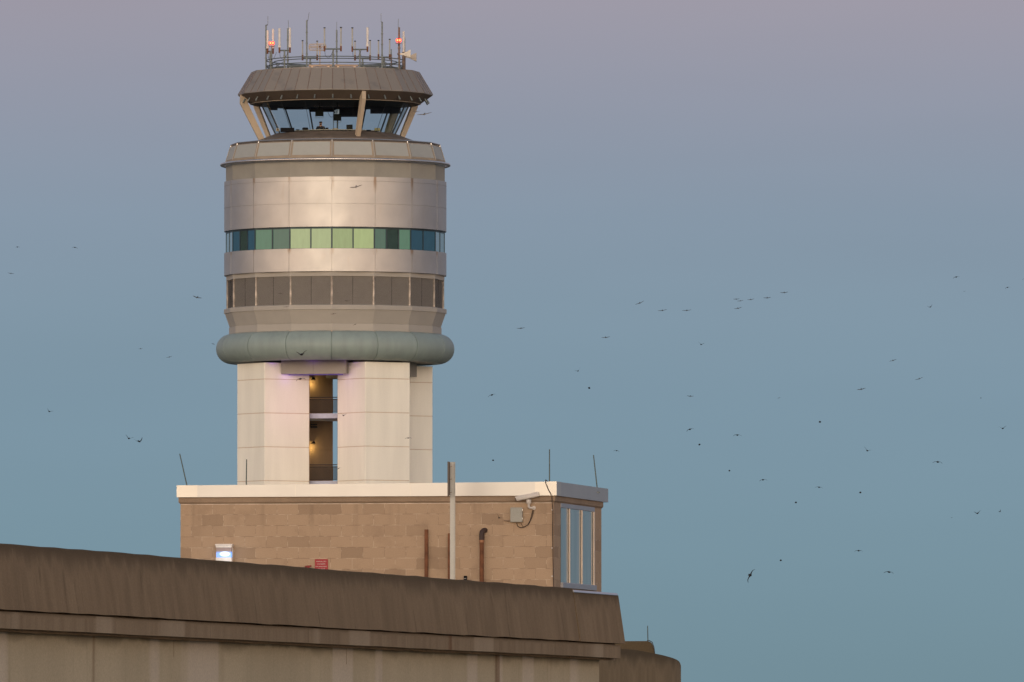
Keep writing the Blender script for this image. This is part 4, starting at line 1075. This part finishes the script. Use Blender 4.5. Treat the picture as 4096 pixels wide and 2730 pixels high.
# curved ramp wall beyond the corner
def pathwall(name, pts, thick, m, zbot=0.0):
    """pts = (px, py_top, dist): wall along a path with its own top height at each point"""
    b = MB(); W_ = [P(px, py, d) for px, py, d in pts]; n = len(W_)
    org = Vector((W_[0].x, W_[0].y, 0))
    for i, w in enumerate(W_):
        tg = (W_[min(i + 1, n - 1)] - W_[max(i - 1, 0)]); tg.z = 0; tg.normalize(); nr = Vector((-tg.y, tg.x, 0))
        for o, z in ((0, zbot), (0, w.z), (thick, w.z), (thick, zbot)): b.v.append(Vector((w.x, w.y, 0)) + nr * o + Vector((0, 0, z)) - org)
    for i in range(n - 1):
        for q in range(4): b.face((i * 4 + q, i * 4 + 4 + q, i * 4 + 4 + (q + 1) % 4, i * 4 + (q + 1) % 4))
    b.face((0, 1, 2, 3)); b.face(((n - 1) * 4 + 3, (n - 1) * 4 + 2, (n - 1) * 4 + 1, (n - 1) * 4))
    return b, org
m_ramp = conc("ramp_concrete", (.30, .23, .14), (.215, .163, .098), gz(2590, gs(2471)), .55, 12.0, sx=1.6, k2=.3)
b, og = pathwall("ramp_wall", [(2300, 2583, 200.0), (2400, 2588, 201.5), (2466, 2594, 203.0), (2534, 2600, 204.6), (2580, 2607, 205.7), (2621, 2615.5, 206.6), (2648, 2621, 207.2), (2671, 2627, 207.8), (2690, 2632.5, 208.4), (2706, 2639, 209.0), (2716, 2646, 209.6), (2721, 2654, 210.2), (2724, 2664, 211.0), (2724, 2676, 212.2), (2718, 2685, 214)], .2, m_ramp)
rw = b.build("ramp_wall", m_ramp, None, smooth=50, loc=og); tag(rw, "curved weathered ramp wall whose top drops and rounds off beyond the garage corner", "ramp wall")
d2 = 217.0
b = MB(); og = P(2560, 2800, d2); og.z = 0
c = [P(px, py, d2) - og for px, py in ((2380, 2566), (2585, 2565), (2598, 2567), (2607, 2573), (2613, 2586), (2617, 2605), (2618, 2640), (2618, 2720))]
c = c + [Vector((c[-1].x, 0, 0)), Vector((c[0].x, 0, 0))]
b.prism([Vector((p.x, 0, p.z)) for p in c], [Vector((p.x, 2.4, p.z)) for p in c])
sb = b.build("stair_head", m_ramp, None, loc=og, bevel=.01); tag(sb, "low concrete stair head with rounded corner behind the ramp wall", "stair head")
tg = MB(); og2 = P(2592, 2566, d2 - .05)
tg.tube([P(2588, 2564, d2 - .03) - og2, P(2597, 2563, d2 - .03) - og2, P(2609, 2570, d2 - .03) - og2, P(2616, 2590, d2 - .03) - og2, P(2619, 2615, d2 - .03) - og2, P(2619.5, 2660, d2 - .03) - og2], .009, 6)
o = tg.build("grounding_cable", m_cable, None, loc=og2); tag(o, "black grounding cable over the rounded corner of the stair head", "cable")
lrod((2590.5, 2504), (2592, 2564), d2 + .1, "short lightning rod on the low stair head", .011)

# ================================================================== GROUND
b = MB(); b.quad((-40000, -40000, 0), (40000, -40000, 0), (40000, 40000, 0), (-40000, 40000, 0))
o = b.build("ground", mat("airfield_ground", (.13, .12, .10), .9, var=.2, scale=.01, fine=.1, fscale=.3)); tag(o, kind="structure")

# ================================================================== BIRDS
def bird_mesh(name, lift, droop, body, sweep=.06, chord=.16, fold=False):
    """one continuous surface: lofted body with the wings drawn out of its flanks; span about 1, flying towards -y"""
    v, f = [], []
    st = [(-.30, .012, 0), (-.24, .040, .005), (-.16, .055, .005), (-.08, .075, 0), (.06, .085, -.005), (.18, .055, 0), (.30, .045, .006), (.42, .05, .008)]
    K = 8
    for i, (y, r, z) in enumerate(st):
        for k in range(K):
            a = 2 * math.pi * (k + .5) / K
            flat = .25 if i == 7 else .55 if i == 6 else 1
            v.append((math.cos(a) * r * body * (1.5 if i == 7 else 1), y, z + math.sin(a) * r * body * flat))
    side = {(3, 0): None}
    for i in range(len(st) - 1):
        for k in range(K):
            if i == 3 and k in (7, 3): continue
            k2 = (k + 1) % K; f.append((i * K + k, i * K + k2, (i + 1) * K + k2, (i + 1) * K + k))
    f.append(tuple(range(K - 1, -1, -1))); f.append(tuple((len(st) - 1) * K + k for k in range(K)))
    for s, k in ((1, 7), (-1, 3)):
        k2 = (k + 1) % K; root = [3 * K + k, 3 * K + k2, 4 * K + k2, 4 * K + k]
        x, z = .085 * body, 0
        for j, (dx, c, th) in enumerate(((.10, chord, .018), (.13, chord * .85, .014), (.13, chord * .5, .009), (.06, chord * .15, .005))):
            ang = lift + (droop * j)
            if fold: x += dx * .12; z += -.02; yy = .06 + .10 * j
            else: x += dx * math.cos(ang); z += dx * math.sin(ang); yy = -.03 + sweep * j
            n = len(v); lo, hi = z - th / 2, z + th / 2
            pts = [(s * x, yy - c / 2, lo), (s * x, yy - c / 2, hi), (s * x, yy + c / 2, hi), (s * x, yy + c / 2, lo)]
            if s < 0: pts = [pts[1], pts[0], pts[3], pts[2]]
            v += pts; new = [n, n + 1, n + 2, n + 3]
            for q in range(4): f.append((root[q], root[(q + 1) % 4], new[(q + 1) % 4], new[q]))
            root = new
        f.append(tuple(root))
    me = bpy.data.meshes.new(name); me.from_pydata(v, [], f)
    bm = bmesh.new(); bm.from_mesh(me); bmesh.ops.recalc_face_normals(bm, faces=bm.faces); bm.to_mesh(me); bm.free()
    for p in me.polygons: p.use_smooth = True
    return me
BM = {'S': bird_mesh("bird_gliding", R_(7), R_(-3), .65, .05, .19), 'V': bird_mesh("bird_wings_up", R_(48), R_(-10), .9), 'A': bird_mesh("bird_wings_down", R_(12), R_(-26), .95),
      'T': bird_mesh("bird_wings_tucked", 0, 0, 1.5, fold=True), 'B': bird_mesh("bird_banking", R_(30), R_(8), .8, .07, .2)}
for k, me in BM.items(): me.materials.append(m_birdg if k == 'S' else m_bird)
# photo position (in a 2353 px wide view), pose, width in photo px, tilt, distance, label
BMP = BM['S'].copy(); BMP.materials.clear(); BMP.materials.append(m_birdp)
BL = [
 (40, 568, 'A', 17, 0, 330, "small black bird with drooping wings, left of the other high bird at far left"),
 (172, 569, 'A', 17, -10, 330, "small black bird, right-hand one of the pair high at far left"),
 (25, 629, 'S', 22, -8, 420, "faint gliding bird nearest the left border of the photo"),
 (453, 684, 'S', 32, -14, 330, "dark gliding bird left of the drum, level with its louvers"),
 (323, 802, 'S', 15, 6, 420, "tiny gliding bird left of the tower, level with the round collar's middle"),
 (389, 821, 'S', 22, 14, 360, "faint bird gliding below and right of the tiny one, near collar height"),
 (490, 791, 'S', 14, -20, 600, "tiny bird almost touching the left end of the round collar"),
 (113, 946, 'V', 22, -25, 330, "bird with raised wings alone at far left, level with the tower's piers"),
 (296, 1008, 'V', 26, -20, 330, "bird with raised wings, upper of the close pair left of the piers"),
 (320, 1015, 'B', 34, 14, 330, "long-winged bird, lower of the close pair left of the piers"),
 (818, 430, 'S', 44, 12, 640, "blurred brownish bird passing the upper metal drum"),
 (645, 675, 'S', 20, 4, 690, "dark bird before the left louver panels of the drum"),
 (796, 692, 'S', 22, -4, 690, "dark bird before the foot of the central louver panel"),
 (658, 706, 'S', 22, 6, 690, "faint bird before the ledge under the left louvers"),
 (766, 722, 'S', 22, 8, 690, "thin bird before the tapered skirt just below the central mullion"),
 (816, 746, 'A', 14, 20, 600, "small black bird before the band above the round collar"),
 (693, 815, 'V', 36, 8, 500, "black bird with raised wings before the round collar"),
 (690, 871, 'A', 30, 10, 500, "bird with curved hanging wing just left of the tower's walkway opening"),
 (789, 955, 'V', 22, -5, 600, "small bird before the right front pier beside the walkway slab"),
 (938, 1007, 'A', 22, 5, 600, "spread bird at the right edge of the right front pier"),
 (778, 1077, 'A', 14, 40, 600, "tiny bird beside the lower walkway railing"),
 (1147, 1190, 'V', 26, -35, 197.6, "black bird with one wing raised before the block wall left of the junction box"),
 (975, 263, 'S', 52, 9, 690, "long gliding bird right of the glazed cab"),
 (957, 257, 'S', 26, 4, 690, "faint small bird between the cab and the longer glider"),
 (1197, 755, 'S', 30, 5, 330, "gliding bird nearest the tower on its right side, level with the drum's foot"),
 (1392, 776, 'S', 30, 6, 330, "lowest glider of the loose row right of the tower, below the slanted one"),
 (1470, 697, 'S', 32, 22, 330, "gliding bird slanting up to the right, leftmost of the high row"),
 (1522, 714, 'S', 32, 8, 330, "second gliding bird of the high row, right of the slanting one"),
 (1578, 714, 'S', 32, 4, 330, "third gliding bird of the high row, level with the second"),
 (1692, 688, 'S', 22, 4, 330, "upper bird of the tight cluster in the high row"),
 (1701, 692, 'S', 22, 7, 330, "bird directly under the upper one in the tight cluster of the high row"),
 (1696, 709, 'S', 28, 12, 330, "lowest bird of the tight cluster in the high row"),
 (1725, 689, 'S', 24, 8, 330, "bird just right of the tight cluster in the high row"),
 (1763, 685, 'S', 26, 4, 330, "next to last bird at the right end of the high row"),
 (1802, 673, 'S', 28, 5, 330, "last and highest bird at the right end of the high row"),
 (1611, 792, 'V', 20, -12, 330, "flapping bird alone below the third glider of the high row"),
 (1328, 853, 'V', 20, 24, 360, "faint bird up and left of a black dot-like one"),
 (1354, 892, 'T', 11, -30, 330, "black dot-like bird, the highest of the dot-like birds"),
 (1130, 908, 'A', 26, 18, 330, "black bird with arched wings right of the tower's piers"),
 (1133, 1058, 'T', 9, 0, 330, "black dot-like bird above the block penthouse right of the sign post"),
 (1586, 911, 'S', 24, -4, 420, "very faint gliding bird above the arched one in mid sky"),
 (1585, 987, 'A', 24, 20, 330, "bird with arched wings and a dot-like bird at its lower right"),
 (1607, 1022, 'T', 10, 20, 330, "black dot-like bird at the lower right of an arched bird"),
 (1417, 1036, 'A', 18, -6, 330, "small black bird up and right of the penthouse's right lightning rod"),
 (1694, 1000, 'A', 26, 0, 330, "black bird with spread wings right of the arched bird in mid sky"),
 (1676, 1082, 'T', 9, 0, 330, "black dot-like bird below the spread bird in mid sky"),
 (1753, 1103, 'A', 24, 8, 330, "bird with uneven wings right of the lone dot in mid sky"),
 (1884, 970, 'T', 11, 0, 330, "black dot-like bird between the spread bird and the V-winged bird"),
 (1790, 915, 'S', 12, 20, 420, "tiny faint bird in the gap right of the very faint glider"),
 (1979, 895, 'S', 30, 11, 330, "glider at the lower left of the three-bird slanting group"),
 (2052, 829, 'S', 26, 17, 330, "topmost glider of the three-bird slanting group"),
 (2112, 871, 'S', 28, 18, 330, "right-hand glider of the three-bird slanting group"),
 (2138, 706, 'B', 20, 22, 330, "bird slanting upward, lowest of the five at upper right"),
 (2197, 637, 'A', 22, 12, 330, "dark bird with long left wing, highest of the five at upper right"),
 (2216, 670, 'S', 10, 5, 330, "tiny dark bird under the highest one at upper right"),
 (2315, 661, 'A', 16, 12, 330, "small arched bird near the right border at upper right"),
 (2351, 642, 'S', 10, 30, 330, "bird cut by the right border of the photo"),
 (2304, 985, 'V', 24, 6, 330, "bird with raised wings near the right border, above the low pair"),
 (1993, 1036, 'V', 26, -22, 330, "bird with V-shaped wings below the slanting group"),
 (2155, 1062, 'A', 30, -4, 330, "broad arched bird right of the V-winged bird"),
 (2254, 915, 'T', 5, 0, 420, "speck of a bird up and left of the raised-wing bird at the right"),
 (1882, 1120, 'A', 24, -6, 330, "arched bird between two dot-like birds low in the flock"),
 (1977, 1132, 'T', 10, 0, 330, "black dot-like bird right of the low arched bird"),
 (1829, 1155, 'T', 10, 0, 330, "black dot-like bird below left of the low arched bird"),
 (2246, 1180, 'V', 24, 10, 330, "V-winged bird, left one of the low pair at the right"),
 (2298, 1176, 'B', 14, 45, 330, "tilted bird, right one of the low pair at the right"),
 (2187, 1190, 'S', 8, 15, 420, "speck of a bird left of the low pair at the right"),
 (1794, 1288, 'T', 10, 0, 330, "black dot-like bird right of the big blurred one"),
 (1973, 1266, 'A', 26, 0, 330, "arched bird low in the flock, up and left of the lowest arched one"),
 (2043, 1315, 'A', 30, -4, 330, "lowest arched bird of the flock at the right"),
 (1724, 1322, 'A', 46, 62, 230, "biggest bird, grey-brown and banking steeply, lowest in the flock"),
]
for (x, y, k, w, tilt, d, lab) in BL:
    o = bpy.data.objects.new("bird", BM[k]); COL.objects.link(o)
    o.location = P(x * 1.74076, y * 1.74076, d)
    sc_ = w / F * d / (1.0 if k != 'T' else .42) * {'V': 1.6, 'A': 1.55, 'T': 1.25, 'S': 1.25, 'B': 1.35}[k]
    o.scale = (sc_,) * 3
    yaw = random.uniform(-25, 25) if k not in 'ST' else random.uniform(-8, 8)
    o.rotation_euler = (R_(random.uniform(12, 20) if k in 'SB' else random.uniform(-6, 10)), R_(-tilt), R_(yaw))
    if k == 'S' and d > 600: o.data = BMP
    tag(o, lab, "bird", "birds flying around the tower")
